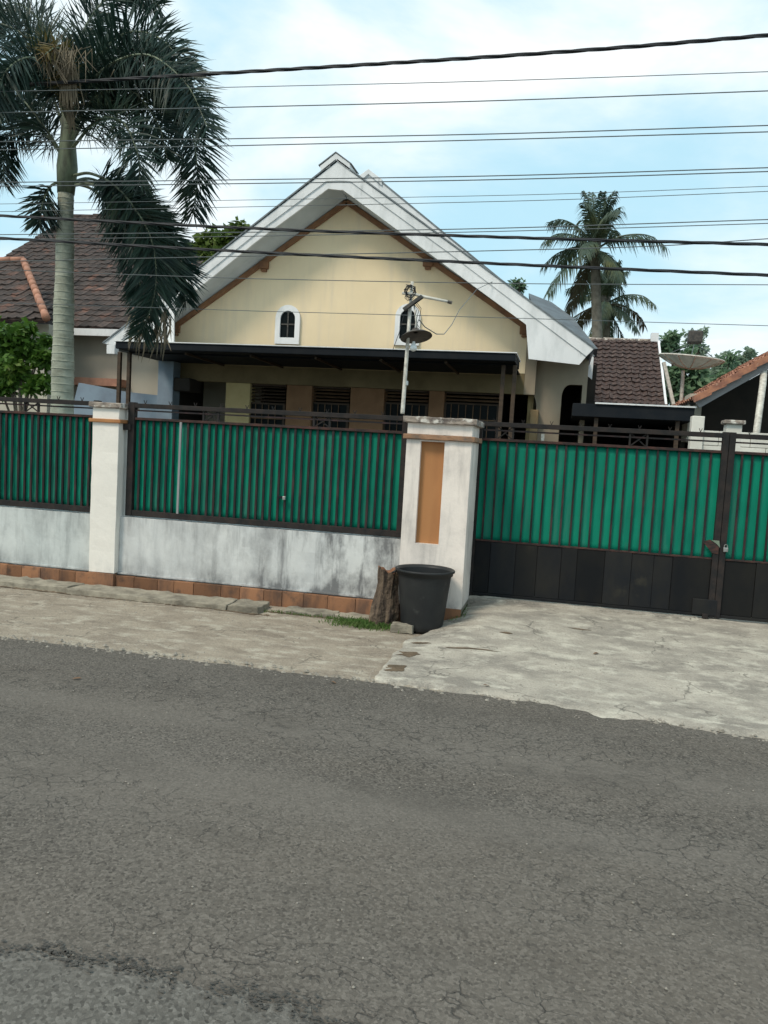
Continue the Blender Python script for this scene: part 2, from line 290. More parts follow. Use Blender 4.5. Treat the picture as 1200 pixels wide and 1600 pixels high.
# ------------------------------------------------------------------ mesh helpers
class MB:
    def __init__(s): s.v = []; s.f = []; s.m = []
    def add(s, vs, fs, mi=0):
        o = len(s.v); s.v += [V(x) for x in vs]; s.f += [tuple(i+o for i in f) for f in fs]; s.m += [mi]*len(fs)
    def box(s, a, b, mi=0):
        x0, y0, z0 = a; x1, y1, z1 = b
        s.add([(x0, y0, z0), (x1, y0, z0), (x1, y1, z0), (x0, y1, z0), (x0, y0, z1), (x1, y0, z1), (x1, y1, z1), (x0, y1, z1)],
              [(0, 3, 2, 1), (4, 5, 6, 7), (0, 1, 5, 4), (1, 2, 6, 5), (2, 3, 7, 6), (3, 0, 4, 7)], mi)
    def beam(s, p, q, w, h, mi=0, up=V((0, 0, 1))):
        p = V(p); q = V(q); d = (q-p).normalized()
        if abs(d.dot(up)) > .98: up = V((0, 1, 0))
        a = d.cross(up).normalized()*w/2; b = a.cross(d).normalized()*h/2
        s.add([p-a-b, p+a-b, p+a+b, p-a+b, q-a-b, q+a-b, q+a+b, q-a+b],
              [(0, 3, 2, 1), (4, 5, 6, 7), (0, 1, 5, 4), (1, 2, 6, 5), (2, 3, 7, 6), (3, 0, 4, 7)], mi)
    def prism(s, poly, y0, y1, mi=0):
        """polygon in the x z plane, extruded along y"""
        k = len(poly)
        s.add([(x, y0, z) for x, z in poly]+[(x, y1, z) for x, z in poly],
              [tuple(range(k)), tuple(range(2*k-1, k-1, -1))]+[(i, i+k, (i+1) % k+k, (i+1) % k) for i in range(k)], mi)
    def tube(s, pts, rad, n=8, mi=0, caps=True):
        pts = [V(p) for p in pts]; k = len(pts)
        if not isinstance(rad, (list, tuple)): rad = [rad]*k
        o = len(s.v); ref = None
        for i, p in enumerate(pts):
            d = (pts[min(i+1, k-1)]-pts[max(i-1, 0)]).normalized()
            if ref is None: ref = d.orthogonal().normalized()
            ref = (ref-d*ref.dot(d)).normalized(); b = d.cross(ref)
            for j in range(n):
                a = 2*math.pi*j/n; s.v.append(p+(ref*math.cos(a)+b*math.sin(a))*rad[i])
        for i in range(k-1):
            for j in range(n):
                s.f.append((o+i*n+j, o+i*n+(j+1) % n, o+(i+1)*n+(j+1) % n, o+(i+1)*n+j)); s.m.append(mi)
        if caps:
            s.f.append(tuple(o+j for j in range(n-1, -1, -1))); s.m.append(mi)
            s.f.append(tuple(o+(k-1)*n+j for j in range(n))); s.m.append(mi)
    def lathe(s, prof, c, n=32, mi=0, mtx=None):
        o = len(s.v)
        for r, z in prof:
            for j in range(n):
                a = 2*math.pi*j/n; q = V((r*math.cos(a), r*math.sin(a), z))
                if mtx: q = mtx @ q
                s.v.append(V(c)+q)
        for i in range(len(prof)-1):
            for j in range(n):
                s.f.append((o+i*n+j, o+i*n+(j+1) % n, o+(i+1)*n+(j+1) % n, o+(i+1)*n+j)); s.m.append(mi)
    def build(s, name, mats, parent=None, bevel=0.0, smooth=False, seg=2):
        base = parent_origin(parent)
        me = bpy.data.meshes.new(name); me.from_pydata([tuple(v-base) for v in s.v], [], s.f)
        if not isinstance(mats, (list, tuple)): mats = [mats]
        for m in mats: me.materials.append(m)
        if len(mats) > 1: me.polygons.foreach_set('material_index', s.m)
        if smooth: me.polygons.foreach_set('use_smooth', [True]*len(me.polygons))
        me.update()
        o = bpy.data.objects.new(name, me); S.collection.objects.link(o)
        if parent: o.parent = parent
        if bevel:
            b = o.modifiers.new('Bevel', 'BEVEL'); b.width = bevel; b.segments = seg; b.limit_method = 'ANGLE'
        return o
def parent_origin(p):
    o = V((0, 0, 0))
    while p is not None: o = o+V(p.location); p = p.parent
    return o
def thing(name, label, cat, loc=(0, 0, 0), group=None):
    o = bpy.data.objects.new(name, None); S.collection.objects.link(o); o.location = loc; o.empty_display_size = .1
    o['label'] = label; o['category'] = cat
    if group: o['group'] = group
    return o
def tag(o, label, cat, group=None):
    o['label'] = label; o['category'] = cat
    if group: o['group'] = group
    return o
def struct(o): o['kind'] = 'structure'; return o
def stuff(o): o['kind'] = 'stuff'; return o
def part(name, m, parent, *boxes, bevel=0.0, label=None):
    b = MB()
    for a, c in boxes: b.box(a, c)
    o = b.build(name, m, parent, bevel)
    if label: o['label'] = label
    return o
def clone(o, parent, loc):
    c = o.copy(); S.collection.objects.link(c); c.parent = parent; c.location = loc; return c
def rough_block(a, b, jit, step=.06, seed=1):
    """box with a worn, uneven surface"""
    r = random.Random(seed); bm = bmesh.new()
    bmesh.ops.create_cube(bm, size=1)
    sx, sy, sz = [b[i]-a[i] for i in range(3)]
    for v in bm.verts: v.co = V((a[0]+(v.co.x+.5)*sx, a[1]+(v.co.y+.5)*sy, a[2]+(v.co.z+.5)*sz))
    for ax, s in ((0, sx), (1, sy), (2, sz)):
        k = max(1, min(40, int(s/step)))
        for i in range(1, k):
            pc = V((0, 0, 0)); pc[ax] = a[ax]+s*i/k; nn = V((0, 0, 0)); nn[ax] = 1
            bmesh.ops.bisect_plane(bm, geom=bm.verts[:]+bm.edges[:]+bm.faces[:], plane_co=pc, plane_no=nn)
    for v in bm.verts:
        v.co += V((r.uniform(-1, 1), r.uniform(-1, 1), r.uniform(-1, 1)))*jit
    m = MB(); bm.verts.index_update(); m.add([v.co.copy() for v in bm.verts], [tuple(x.index for x in f.verts) for f in bm.faces]); bm.free()
    return m
def smooth(a, b, x):
    t = max(0, min(1, (x-a)/(b-a))); return t*t*(3-2*t)
def n1(x, s=0): return 1.25*mnoise.fractal(V((x*.8, s*7.31+.5, s*1.7)), .7, 2.1, 5)

# ------------------------------------------------------------------ ground, road, verge, driveway
b = MB(); b.add([(-400, -300, -.08), (400, -300, -.08), (400, 700, -.08), (-400, 700, -.08)], [(0, 1, 2, 3)])
struct(b.build('ground', M['ground']))
b = MB(); b.add([(-30, 7.3, -.02), (30, 7.3, -.02), (30, 34, -.02), (-30, 34, -.02)], [(0, 1, 2, 3)])
struct(b.build('yard', M['yard']))
# road: one sheet with a ragged far edge
def roadedge(x): return 4.93+.03*n1(x, 1)+.012*n1(x*5, 2)+.006*n1(x*17, 5) - .20*smooth(.1, 1.3, x)*(1 if x < 4 else 1)
b = MB(); vs = []; fs = []
xs = [-60+i for i in range(0, 52)]+[-8+.05*i for i in range(0, 321)]+[8+i for i in range(1, 53)]
ys = [-6, -2, 0, 1, 2, 3, 4]
for x in xs:
    for y in ys: vs.append((x, y, .0))
    vs.append((x, roadedge(x), .0)); vs.append((x, roadedge(x)+.012, -.03))
k = len(ys)+2
for i in range(len(xs)-1):
    for j in range(k-1): fs.append((i*k+j, (i+1)*k+j, (i+1)*k+j+1, i*k+j+1))
b.add(vs, fs); struct(b.build('road', M['asphalt']))
# verge: dusty strip between road and fence
def vh(x, y): return -.010+.008*n1(x*1.3+y*2, 3)*smooth(5.1, 5.6, y)+.004*n1(x*7+y*9, 1)*smooth(5.0, 5.3, y)
def grid(x0, x1, y0, y1, dx, dy, h):
    nx = int((x1-x0)/dx); ny = int((y1-y0)/dy)
    vs = [(x0+(x1-x0)*i/nx, y0+(y1-y0)*j/ny, h(x0+(x1-x0)*i/nx, y0+(y1-y0)*j/ny)) for j in range(ny+1) for i in range(nx+1)]
    return vs, [(j*(nx+1)+i, j*(nx+1)+i+1, (j+1)*(nx+1)+i+1, (j+1)*(nx+1)+i) for j in range(ny) for i in range(nx)]
b = MB(); b.add(*grid(-14, -.4, 4.7, 7.3, .08, .07, vh)); b.add([(-.4, 4.7, -.012), (60, 4.7, -.012), (60, 7.3, -.012), (-.4, 7.3, -.012)], [(0, 1, 2, 3)]); b.add([(-60, 4.7, -.012), (-14, 4.7, -.012), (-14, 7.3, -.012), (-60, 7.3, -.012)], [(0, 1, 2, 3)])
struct(b.build('verge', M['verge'], smooth=True))
# driveway ramp, cast over the verge with a ragged lip over the asphalt
def dh(x, y): return .010+.140*smooth(5.0, 7.7, y)*smooth(-1.15, -.5, x)+.004*n1(x*5+y*3, 2)+.003*n1(x*13-y*11, 4)
b = MB(); vs = []; fs = []; nx, ny = 150, 46
for j in range(ny+1):
    t = j/ny
    for i in range(nx+1):
        s_ = i/nx
        y0 = 4.985+.03*n1(s_*20, 4)+.015*n1(s_*70, 2)-.19*smooth(.1, 1.3, -1.1+7*s_)-.06*max(0, n1(s_*33, 7))
        y = y0+(7.85-y0)*t
        xl = -1.10+.03*n1(y*4, 1)+.12*smooth(6.0, 6.6, y)+.0*t
        x = xl+(6.0-xl)*(s_**1.35)
        if y > 6.8 and x < -.76: x = -.76+ (x+.76)*.0
        z = dh(x, y) if j > 0 else -.01
        vs.append((x, y, z if i > 0 else z-.02))
for j in range(ny):
    for i in range(nx): fs.append((j*(nx+1)+i, j*(nx+1)+i+1, (j+1)*(nx+1)+i+1, (j+1)*(nx+1)+i))
b.add(vs, fs); struct(b.build('driveway', M['drive'], smooth=True))
b = MB(); b.box((-.8, 7.75, -.02), (6, 7.3+1.2, .145)); struct(b.build('threshold', M['yard']))
gs = rough_block((-.77, 7.44, .08), (1.28, 7.54, .162), .004, .06, 31).build('gate_sill', M['drive'], None, .004); struct(gs)
# broken dirt patches where driveway meets verge
def blob(cx, cy, rx, ry, seed, hf, lift, n=26):
    r = random.Random(seed); ph = r.uniform(0, 9); pts = []
    for i in range(n):
        a = 2*math.pi*i/n; q = 1+.28*n1(a*2, ph)+r.uniform(-.1, .1)
        x, y = cx+rx*q*math.cos(a), cy+ry*q*math.sin(a); pts.append((x, y, hf(x, y)+lift))
    return [(cx, cy, hf(cx, cy)+lift+.002)]+pts, [(0, i+1, (i+1) % n+1) for i in range(n)]
b = MB()
for (px, py, rx, ry, sd_) in ((633, 1018, .10, .07, 1), (618, 1040, .07, .09, 2), (735, 1017, .19, .018, 3), (655, 1003, .08, .03, 5), (790, 1000, .05, .02, 6), (905, 998, .08, .015, 8)):
    c = gnd(px, py, .03); b.add(*blob(c.x, c.y, rx, ry, sd_, lambda x, y: max(vh(x, y), dh(x, y) if x > -1.08 else -1), .003))
r_ = random.Random(2)
for k_ in range(120):  # darker spots in a line along the kerb foot
    x = -6+3.6*k_/120; b.add(*blob(x, 6.545+r_.uniform(-.015, .01), r_.uniform(.02, .06), r_.uniform(.008, .03), k_, lambda x, y: vh(x, y), .004, 9))
for k_ in range(50):
    x = -2.45+1.0*k_/50; b.add(*blob(x, 6.67+r_.uniform(-.02, .01), r_.uniform(.02, .05), r_.uniform(.008, .02), k_, lambda x, y: vh(x, y), .004, 9))
stuff(tag(b.build('dirt', M['dirt']), 'dark damp dirt in the driveway joint and a dark line along the kerb foot', 'dirt'))
# old patch at the near left of the road with its dark ragged seam
edge = [gnd(*q) for q in ((-260, 1478), (-60, 1484), (60, 1488), (110, 1500), (190, 1508), (250, 1522), (310, 1548), (400, 1565), (480, 1584), (560, 1640), (640, 1760))]
pts = []
for i in range(len(edge)-1):
    for k_ in range(8):
        t = k_/8; q = edge[i].lerp(edge[i+1], t); pts.append(V((q.x, q.y+.030*n1((i*8+k_)*1.1, 2), 0)))
b = MB(); near = [V((p.x, 1.0, 0)) for p in pts]
b.add([(p.x, p.y, .004) for p in pts]+[(p.x, p.y, .004) for p in near], [(i, i+len(pts), i+1+len(pts), i+1) for i in range(len(pts)-1)])
struct(b.build('road_patch', M['patch']))
b = MB(); r_ = random.Random(4)
for i, p in enumerate(pts):
    if p.x < -3: continue
    dens = 12 if mnoise.noise(V((p.x*3.1, 4.2, 0))) > -.12 else 2
    for _ in range(dens):
        cx, cy = p.x+r_.uniform(-.02, .02), p.y+r_.gauss(0, .020); s_ = r_.uniform(.002, .006); a0 = r_.uniform(0, 6)
        ring = [(cx+s_*1.5*math.cos(a0+q*1.047)*r_.uniform(.5, 1.2), cy+s_*math.sin(a0+q*1.047)*r_.uniform(.5, 1.2), .006+.0004*_) for q in range(6)]
        b.add(ring, [(0, 1, 2, 3, 4, 5)])
struct(b.build('road_seam', M['seam']))
# pebbles and grit
b = MB(); r_ = random.Random(11)
def pebble(b, x, y, z, s):
    a = r_.uniform(0, 6); vs = []
    for k_ in range(5): vs.append((x+s*math.cos(a+k_*1.256)*r_.uniform(.7, 1.2), y+s*math.sin(a+k_*1.256)*r_.uniform(.7, 1.2), z-.001))
    vs.append((x, y, z+s*.7)); b.add(vs, [(k_, (k_+1) % 5, 5) for k_ in range(5)])
for _ in range(900):
    x = r_.uniform(-6, -1.1); y = r_.choice((r_.uniform(4.85, 5.2), r_.uniform(5, 6.9), r_.uniform(6.3, 6.9))); pebble(b, x, y, max(vh(x, y), 0 if y < 4.95 else -1), r_.uniform(.003, .011))
for _ in range(500):
    x = r_.uniform(-1, 3); y = r_.uniform(4.6, 7.5); pebble(b, x, y, dh(x, y) if y > 4.9 else 0, r_.uniform(.003, .009))
for _ in range(500):
    x = r_.uniform(-3, 2.5); y = r_.uniform(1.8, 4.9); pebble(b, x, y, 0.004, r_.uniform(.002, .006))
for _ in range(420):
    x = r_.uniform(-6, 3.2); y = roadedge(x)+r_.gauss(.01, .035); pebble(b, x, y, max(0, dh(x, y)-.004 if x > -1 and y > 5.0 else 0)+.002, r_.uniform(.006, .020))
stuff(tag(b.build('pebbles', M['pebble']), 'loose grit and small pebbles scattered on road edge and verge', 'pebbles'))
# kerb slabs along the wall
kr = bpy.data.objects.new('kerb', None); S.collection.objects.link(kr); kr['kind'] = 'structure'; kr.location = (-4, 6.6, 0)
x = -8.6
kk = 0
while x < -2.55:
    w = min([1.9, 2.3, 1.6, 2.1, 1.7][kk % 5], -2.50-x)
    m_ = rough_block((x, 6.56+.03*math.sin(kk*2), -.03), (x+w-.012, 6.86, .046+.005*math.sin(kk*3)), .009, .07, kk)
    m_.build('kerb_slab', M['kerb'], kr, .008); x += w; kk += 1
for (pa, pb, sd_) in (((436, 960), (520, 967), 3), ((520, 966), (575, 972), 5)):
    a = gnd(*pa); c = gnd(*pb)
    rough_block((a.x, 6.68, -.03), (c.x, 6.88, .022), .012, .06, sd_).build('kerb_slab', M['kerb'], kr, .006)

# ------------------------------------------------------------------ boundary walls with orange plinth tiles
def tiles_row(parent, x0, x1, yf, z0, z1, seed):
    r = random.Random(seed); x = x0
    while x < x1-.02:
        w = min(r.uniform(.17, .30), x1-x)
        if x1-(x+w) < .08: w = x1-x
        p_ = r.uniform(0, .006)
        part('plinth_tile', M['orange'], parent, ((x+.002, yf-p_, z0), (x+w-.002, yf+.06, z1+r.uniform(-.003, .003))), bevel=.002); x += w
def wall(x0, x1, label, seed, m):
    t = thing('boundary_wall', label, 'wall', (x0, 7.0, 0), 'low plastered walls under the green fence')
    b = rough_block((x0, 7.0, .135), (x1, 7.16, .70), .003, .09, seed); b.build('wall_panel', m, t, smooth=False)
    part('ledge', m, t, ((x0, 6.985, .145), (x1, 7.0-.001, .16)))
    tiles_row(t, x0, x1, 6.95, -.04, .132, seed); part('footing', M['kerb'], t, ((x0, 7.012, -.05), (x1, 7.15, .134)))
wall(-4.14, -1.335, 'low mouldy white wall under the middle green fence, between the two pillars', 3, M['wall'])
wall(-9.2, -4.42, 'low damp grey-white wall at far left, left of the slim pillar', 5, M['wall_left'])

# ------------------------------------------------------------------ pillars
t = thing('fence_pillar', 'slim cream-white pillar with thin orange band, between two green fence bays', 'pillar', (-4.28, 7.1, 0))
rough_block((-4.42, 6.93, .15), (-4.142, 7.22, 1.74), .0025, .1, 2).build('shaft', M['pil_left'], t, .004)
part('band', M['niche'], t, ((-4.45, 6.905, 1.60), (-4.112, 7.245, 1.635)), bevel=.006)
rough_block((-4.455, 6.90, 1.742), (-4.107, 7.25, 1.79), .003, .08, 5).build('cap', M['cap'], t, .008)
tiles_row(t, -4.42, -4.142, 6.915, -.04, .148, 9)
part('plinth_core', M['kerb'], t, ((-4.41, 6.976, -.05), (-4.15, 7.2, .149)))
part('hinge_bracket', M['gate_metal'], t, ((-4.140, 7.0, 1.54), (-4.06, 7.06, 1.60)), bevel=.004)

XL, XR, YF, YB = -1.335, -.765, 6.88, 7.46
t = thing('gate_pillar', 'wide weathered white pillar with tall orange niche beside the gate', 'pillar', (-1.05, 7.2, 0))
nl, nr = at(652, 860, YF).x, at(690, 690, YF).x
nl = at(655, 770, YF).x-.012; nr = at(688, 770, YF).x+.012; nb = at(668, 850, YF).z; ntp = at(672, 690, YF).z
for k_, (a, c) in enumerate((((XL, YF, .145), (nl, YB, 1.60)), ((nr, YF, .145), (XR, YB, 1.60)), ((nl, YF, .145), (nr, YB, nb)), ((nl, YF, ntp), (nr, YB, 1.60)))):
    rough_block(a, c, .0, .2, k_).build('shaft', M['pil'], t)
part('niche_panel', M['niche'], t, ((nl-.01, YF+.05, nb-.01), (nr+.01, YF+.08, ntp+.01)))
rough_block((XL-.028, YF-.03, 1.602), (XR+.028, YB+.03, 1.645), .003, .05, 8).build('lower_band', M['band'], t, .005)
part('neck', M['pil'], t, ((XL+.002, YF+.002, 1.647), (XR-.002, YB-.002, 1.742)))
rough_block((XL-.035, YF-.035, 1.744), (XR+.035, YB+.035, 1.795), .0045, .045, 6).build('cap', M['cap'], t, .004)
tiles_row(t, XL, XR, YF-.01, -.04, .143, 12)
part('plinth_core', M['kerb'], t, ((XL+.01, YF+.052, -.05), (XR-.006, YB-.01, .144)))

# ------------------------------------------------------------------ metal fences and gate leaves
def mesh_only(name, boxes, m):
    b = MB()
    for a, c in boxes: b.box(a, c)
    me = bpy.data.meshes.new(name); me.from_pydata([tuple(v) for v in b.v], [], b.f); me.materials.append(m); return me
def sheet(name, x0, x1, y, z0, z1, m, parent, seed=0, tear=None):
    b = MB(); nx = int((x1-x0)/.03); nz = 12; vs = []
    for j in range(nz+1):
        for i in range(nx+1):
            x = x0+(x1-x0)*i/nx; z = z0+(z1-z0)*j/nz
            vs.append((x, y+.004*n1(x*5+seed, z*2)+.0015*math.sin(x*42), z))
    fs = [(j*(nx+1)+i, j*(nx+1)+i+1, (j+1)*(nx+1)+i+1, (j+1)*(nx+1)+i) for j in range(nz) for i in range(nx)]
    b.add(vs, fs); o = b.build(name, m, parent, smooth=True)
    s_ = o.modifiers.new('Solidify', 'SOLIDIFY'); s_.thickness = .003; return o
BARW = .032
def fence(name, label, cat, x0, x1, y, zb, zg, zt, pitch, low=None, posts=(True, True), xcross=(), group=None, seed=0, odd=None, pw=.05, bw=.0205):
    """zb bottom of metalwork, zg top of green sheet, zt top rail; low = top of the black lower panels"""
    t = thing(name, label, cat, (x0, y, zb), group)
    o0 = V((x0, y, zb))
    z0 = low if low else zb+.055
    sheet('green_sheet', x0+.02, x1-.02, y+.019, z0-.02, zg, M['green'], t, seed)
    if low is None: part('bottom_rail', M['gate_metal'], t, ((x0, y-.022, zb), (x1, y+.03, zb+.055)), bevel=.003)
    part('sheet_rail', M['rust'], t, ((x0, y-.018, zg-.002), (x1, y+.022, zg+.022)), bevel=.002)
    part('middle_rail', M['bar'], t, ((x0, y-.008, (zg+zt)/2+.004), (x1, y+.008, (zg+zt)/2+.018)))
    part('top_rail', M['gate_metal'], t, ((x0, y-.024, zt-.042), (x1, y+.024, zt)), bevel=.003)
    if posts[0]: part('end_post', M['gate_metal'], t, ((x0-.002, y-.028, zb-.002), (x0+pw, y+.034, zt+.01)), bevel=.003)
    if posts[1]: part('end_post', M['gate_metal'], t, ((x1-pw, y-.028, zb-.002), (x1+.002, y+.034, zt+.01)), bevel=.003)
    me = mesh_only('bar', [((-bw/2, -bw*.35, z0-zb), (bw/2, bw*.35, zg-zb-.002))], M['bar'])
    x = x0+pw+pitch*.7; r = random.Random(seed+5); k_ = 0
    while x < x1-pw-.02:
        o = bpy.data.objects.new('bar', me); S.collection.objects.link(o); o.parent = t
        o.location = (x-x0+r.uniform(-.003, .003), r.uniform(-.003, .002), 0); o.rotation_euler = (0, r.uniform(-.004, .004), 0)
        if odd is not None and abs(x-odd) < pitch/2:
            o.data = me.copy(); o.data.materials.clear(); o.data.materials.append(M['grey_wall']); o.location.y -= .016; o['label'] = 'pale grey replacement bar, unlike its dark neighbours'
        x += pitch; k_ += 1
    for xc in xcross:
        b = MB(); h0, h1 = zg+.024, zt-.044
        for s_ in (-.075, .075): b.box((xc+s_-.008, y-.012, h0), (xc+s_+.008, y+.012, h1))
        b.beam((xc-.065, y, h0), (xc+.065, y, h1), .008, .010); b.beam((xc-.065, y+.011, h1), (xc+.065, y+.011, h0), .008, .010)
        b.build('cross_ornament', M['gate_metal'], t)
    # little v shaped finials on the top rail
    fm = MB(); fm.beam((0, 0, 0), (-.014, 0, .034), .005, .005); fm.beam((0, .006, 0), (.014, .006, .034), .005, .005)
    fme = bpy.data.meshes.new('finial'); fme.from_pydata([tuple(v) for v in fm.v], [], fm.f); fme.materials.append(M['gate_metal'])
    x = x0+.16
    while x < x1-.1:
        o = bpy.data.objects.new('finial', fme); S.collection.objects.link(o); o.parent = t; o.location = (x-x0, 0, zt-zb-.001); x += .26
    return t
FG = 'green backed metal fence bays on the low wall'
f_mid = fence('metal_fence', 'green-backed barred fence bay between slim pillar and wide pillar, with one pale bar', 'fence', -4.10, -1.345, 7.05, .715, 1.645, 1.80, .0715,
              xcross=(at(503, 660, 7.05).x, at(330, 650, 7.05).x), group=FG, seed=1, odd=at(277, 730, 7.05).x, pw=.065)
b = MB(); q = at(440, 777, 7.02); b.box((q.x-.045, 7.015, q.z-.012), (q.x+.01, 7.03, q.z+.010)); b.build('latch', M['black_metal'], f_mid)
b = MB(); b.box((q.x+.012, 7.005, q.z-.022), (q.x+.04, 7.028, q.z+.012)); b.build('lock', M['steel'], f_mid, .003)
fence('metal_fence', 'dark green-backed barred fence bay at far left, left of slim pillar', 'fence', -9.2, -4.425, 7.05, .715, 1.645, 1.80, .0715,
      xcross=(at(50, 630, 7.05).x,), group=FG, seed=4)
GY, GZ = 7.58, .165
gl = fence('gate_leaf', 'large green-backed gate leaf with black lower panels, beside the wide pillar', 'gate', -.80, at(1128, 800, GY).x, GY, GZ, 1.635, 1.81, .0895, low=.685,
           xcross=(at(998, 683, GY).x, at(790, 665, GY).x), bw=.0175, group='leaves of the driveway gate', seed=8)
gx1 = at(1128, 800, GY).x
gr = fence('gate_leaf', 'right-hand gate leaf cut off by the edge, right of the padlock', 'gate', gx1+.008, gx1+2.3, GY, GZ, 1.635, 1.81, .0895, low=.685, bw=.0175,
           group='leaves of the driveway gate', seed=12)
def lower_panels(t, x0, x1, seed):
    r = random.Random(seed); x = x0
    while x < x1-.02:
        w = min(r.uniform(.13, .27), x1-x)
        if x1-x-w < .1: w = x1-x
        part('lower_panel', M['lowpanel'], t, ((x+.001, GY-.010+r.uniform(-.004, .004), GZ+.03), (x+w-.001, GY+.012, .682)), bevel=.003); x += w
    part('backing_sheet', M['lowpanel'], t, ((x0, GY+.014, GZ+.03), (x1, GY+.018, .68)))
    part('bottom_rail', M['lowpanel'], t, ((x0, GY-.02, GZ-.0), (x1, GY+.02, GZ+.028)), bevel=.003)
    part('panel_rail', M['rust'], t, ((x0, GY-.016, .684), (x1, GY+.012, .700)), bevel=.002)
lower_panels(gl, -.80+.052, gx1-.052, 1); lower_panels(gr, gx1+.008+.052, gx1+2.25, 2)
# bent rusty plate and pale torn corner by the lock, drop bolt cover at the foot
b = MB(); q = [at(*p, GY-.03) for p in ((1098, 846), (1110, 843), (1123, 855), (1122, 866), (1112, 864))]
b.prism([(v.x, v.z) for v in q], GY-.034, GY-.028); b.build('latch_plate', M['rust'], gl)
b = MB(); q = [at(*p, GY-.03) for p in ((1112, 844), (1124, 845), (1125, 856), (1121, 851))]
b.prism([(v.x, v.z) for v in q], GY-.030, GY-.024); b.build('torn_corner', M['leaf_pale'], gl)
a = at(1082, 934, GY); c = at(1118, 962, GY); part('bolt_cover', M['lowpanel'], gl, ((a.x, GY-.032, c.z), (c.x, GY-.012, a.z)), bevel=.004)
c = at(1106, 968, GY-.04); part('drop_bolt', M['gate_metal'], gl, ((c.x-.05, GY-.05, GZ-.012), (c.x, GY-.022, GZ+.03)), bevel=.003)
# padlock
q = at(1134, 857, GY-.05); t = thing('padlock', 'small silver padlock hanging on the gate post', 'padlock', q)
b = MB(); b.box((q.x-.020, q.y-.010, q.z-.030), (q.x+.020, q.y+.010, q.z+.008)); b.build('lock_body', M['steel'], t, .004)
b = MB(); b.tube([q+V((.014*math.cos(a_*math.pi/8), 0, .008+.026*(.45+.55*math.sin(a_*math.pi/8)) if 0 < a_ < 8 else .006)) for a_ in range(9)], .0035, 6); b.build('shackle', M['steel'], t)

# ------------------------------------------------------------------ lamp on a pole
p0 = at(629, 643, 6.985)-V((0, 0, .02)); pt = at(644, 440, 6.985); pm = at(629, 643, 6.985)
t = thing('pole_lamp', 'white pipe pole with round metal lamp shade and bulb beside the wide pillar', 'lamp', p0)
b = MB(); b.tube([p0, pm, pm.lerp(pt, .5), pt], [.018, .018, .016, .013], 10); b.build('pole', M['pipe'], t, smooth=True)
b = MB(); q = pm.lerp(pt, .22)+V((.022, -.01, 0)); b.tube([q-V((0, 0, .018)), q+V((0, 0, .02))], .012, 8); b.build('clamp', M['steel'], t)
hc = at(650, 523, 6.93); tilt = Matrix.Rotation(math.radians(-12), 4, 'Y') @ Matrix.Rotation(math.radians(-13), 4, 'X')
b = MB(); b.lathe([(.001, .052), (.03, .050), (.038, .030), (.06, .022), (.105, .004), (.137, -.018), (.140, -.023), (.134, -.018), (.10, .000), (.05, .014), (.02, .02)], hc, 32, 0, tilt)
b.build('lamp_shade', M['shade'], t, smooth=True)
bc = at(646, 542, 6.93); b = MB(); b.lathe([(.012, .045), (.014, .03), (.024, .014), (.033, -.006), (.030, -.022), (.018, -.035), (.001, -.040)], bc, 16); b.build('bulb', M['bulb'], t, smooth=True)
b = MB(); b.tube([hc+V((0, 0, .04)), hc+V((-.01, 0, .14)), at(647, 475, 6.96)], .008, 6); b.build('lamp_arm', M['pipe'], t, smooth=True)
b = MB(); b.beam(at(631, 484, 6.95), at(660, 463, 6.92), .035, .032); b.build('light_fitting', M['fixture'], t, .004)
b = MB(); b.tube([at(629, 458, 6.98), at(645, 459, 6.965), at(664, 464, 6.95), at(704, 472, 6.93)], [.013, .013, .013, .011], 8); b.build('crossbar', M['pipe'], t, smooth=True)
b = MB(); b.tube([at(700, 471.5, 6.93), at(706, 473, 6.93)], .014, 8); b.build('crossbar_tip', M['fixture'], t)
r_ = random.Random(3); b = MB()
for k_ in range(5):
    pts_ = []
    for i in range(14):
        a_ = i*.9+k_; pts_.append(at(641+8*math.cos(a_)+r_.uniform(-2, 2), 459+9*math.sin(a_)+r_.uniform(-3, 3)-k_*1.5, 6.95+r_.uniform(-.02, .02)))
    b.tube(pts_, .0028, 5)
for k_ in range(3):
    b.tube([at(643+k_*3, 470, 6.94), at(652+k_*3, 482, 6.93), at(647+k_*4, 498, 6.93), at(655-k_*3, 512, 6.93), at(650, 520, 6.93)], .0028, 5)
b.build('wiring', M['cable'], t)
b = MB(); b.tube([at(655, 500, 6.95), at(664, 511, 7.4), at(682, 522, 8.4), at(694, 522, 9.2), at(706, 507, 10.2), at(718, 484, 11.4), at(745, 452, 13.2), at(770, 440, 13.48)], .005, 5)
tag(b.build('service_wire', M['cable_thin']), 'slack drooping wire from the pole lamp to the right gable edge', 'wire')
b = MB(); b.tube([at(631, 492, 6.95), at(624, 519, 6.95), at(614, 546, 6.95)], .003, 5); tag(b.build('hanging_wire', M['cable']), 'short loose wire hanging left of the lamp pole head', 'wire')

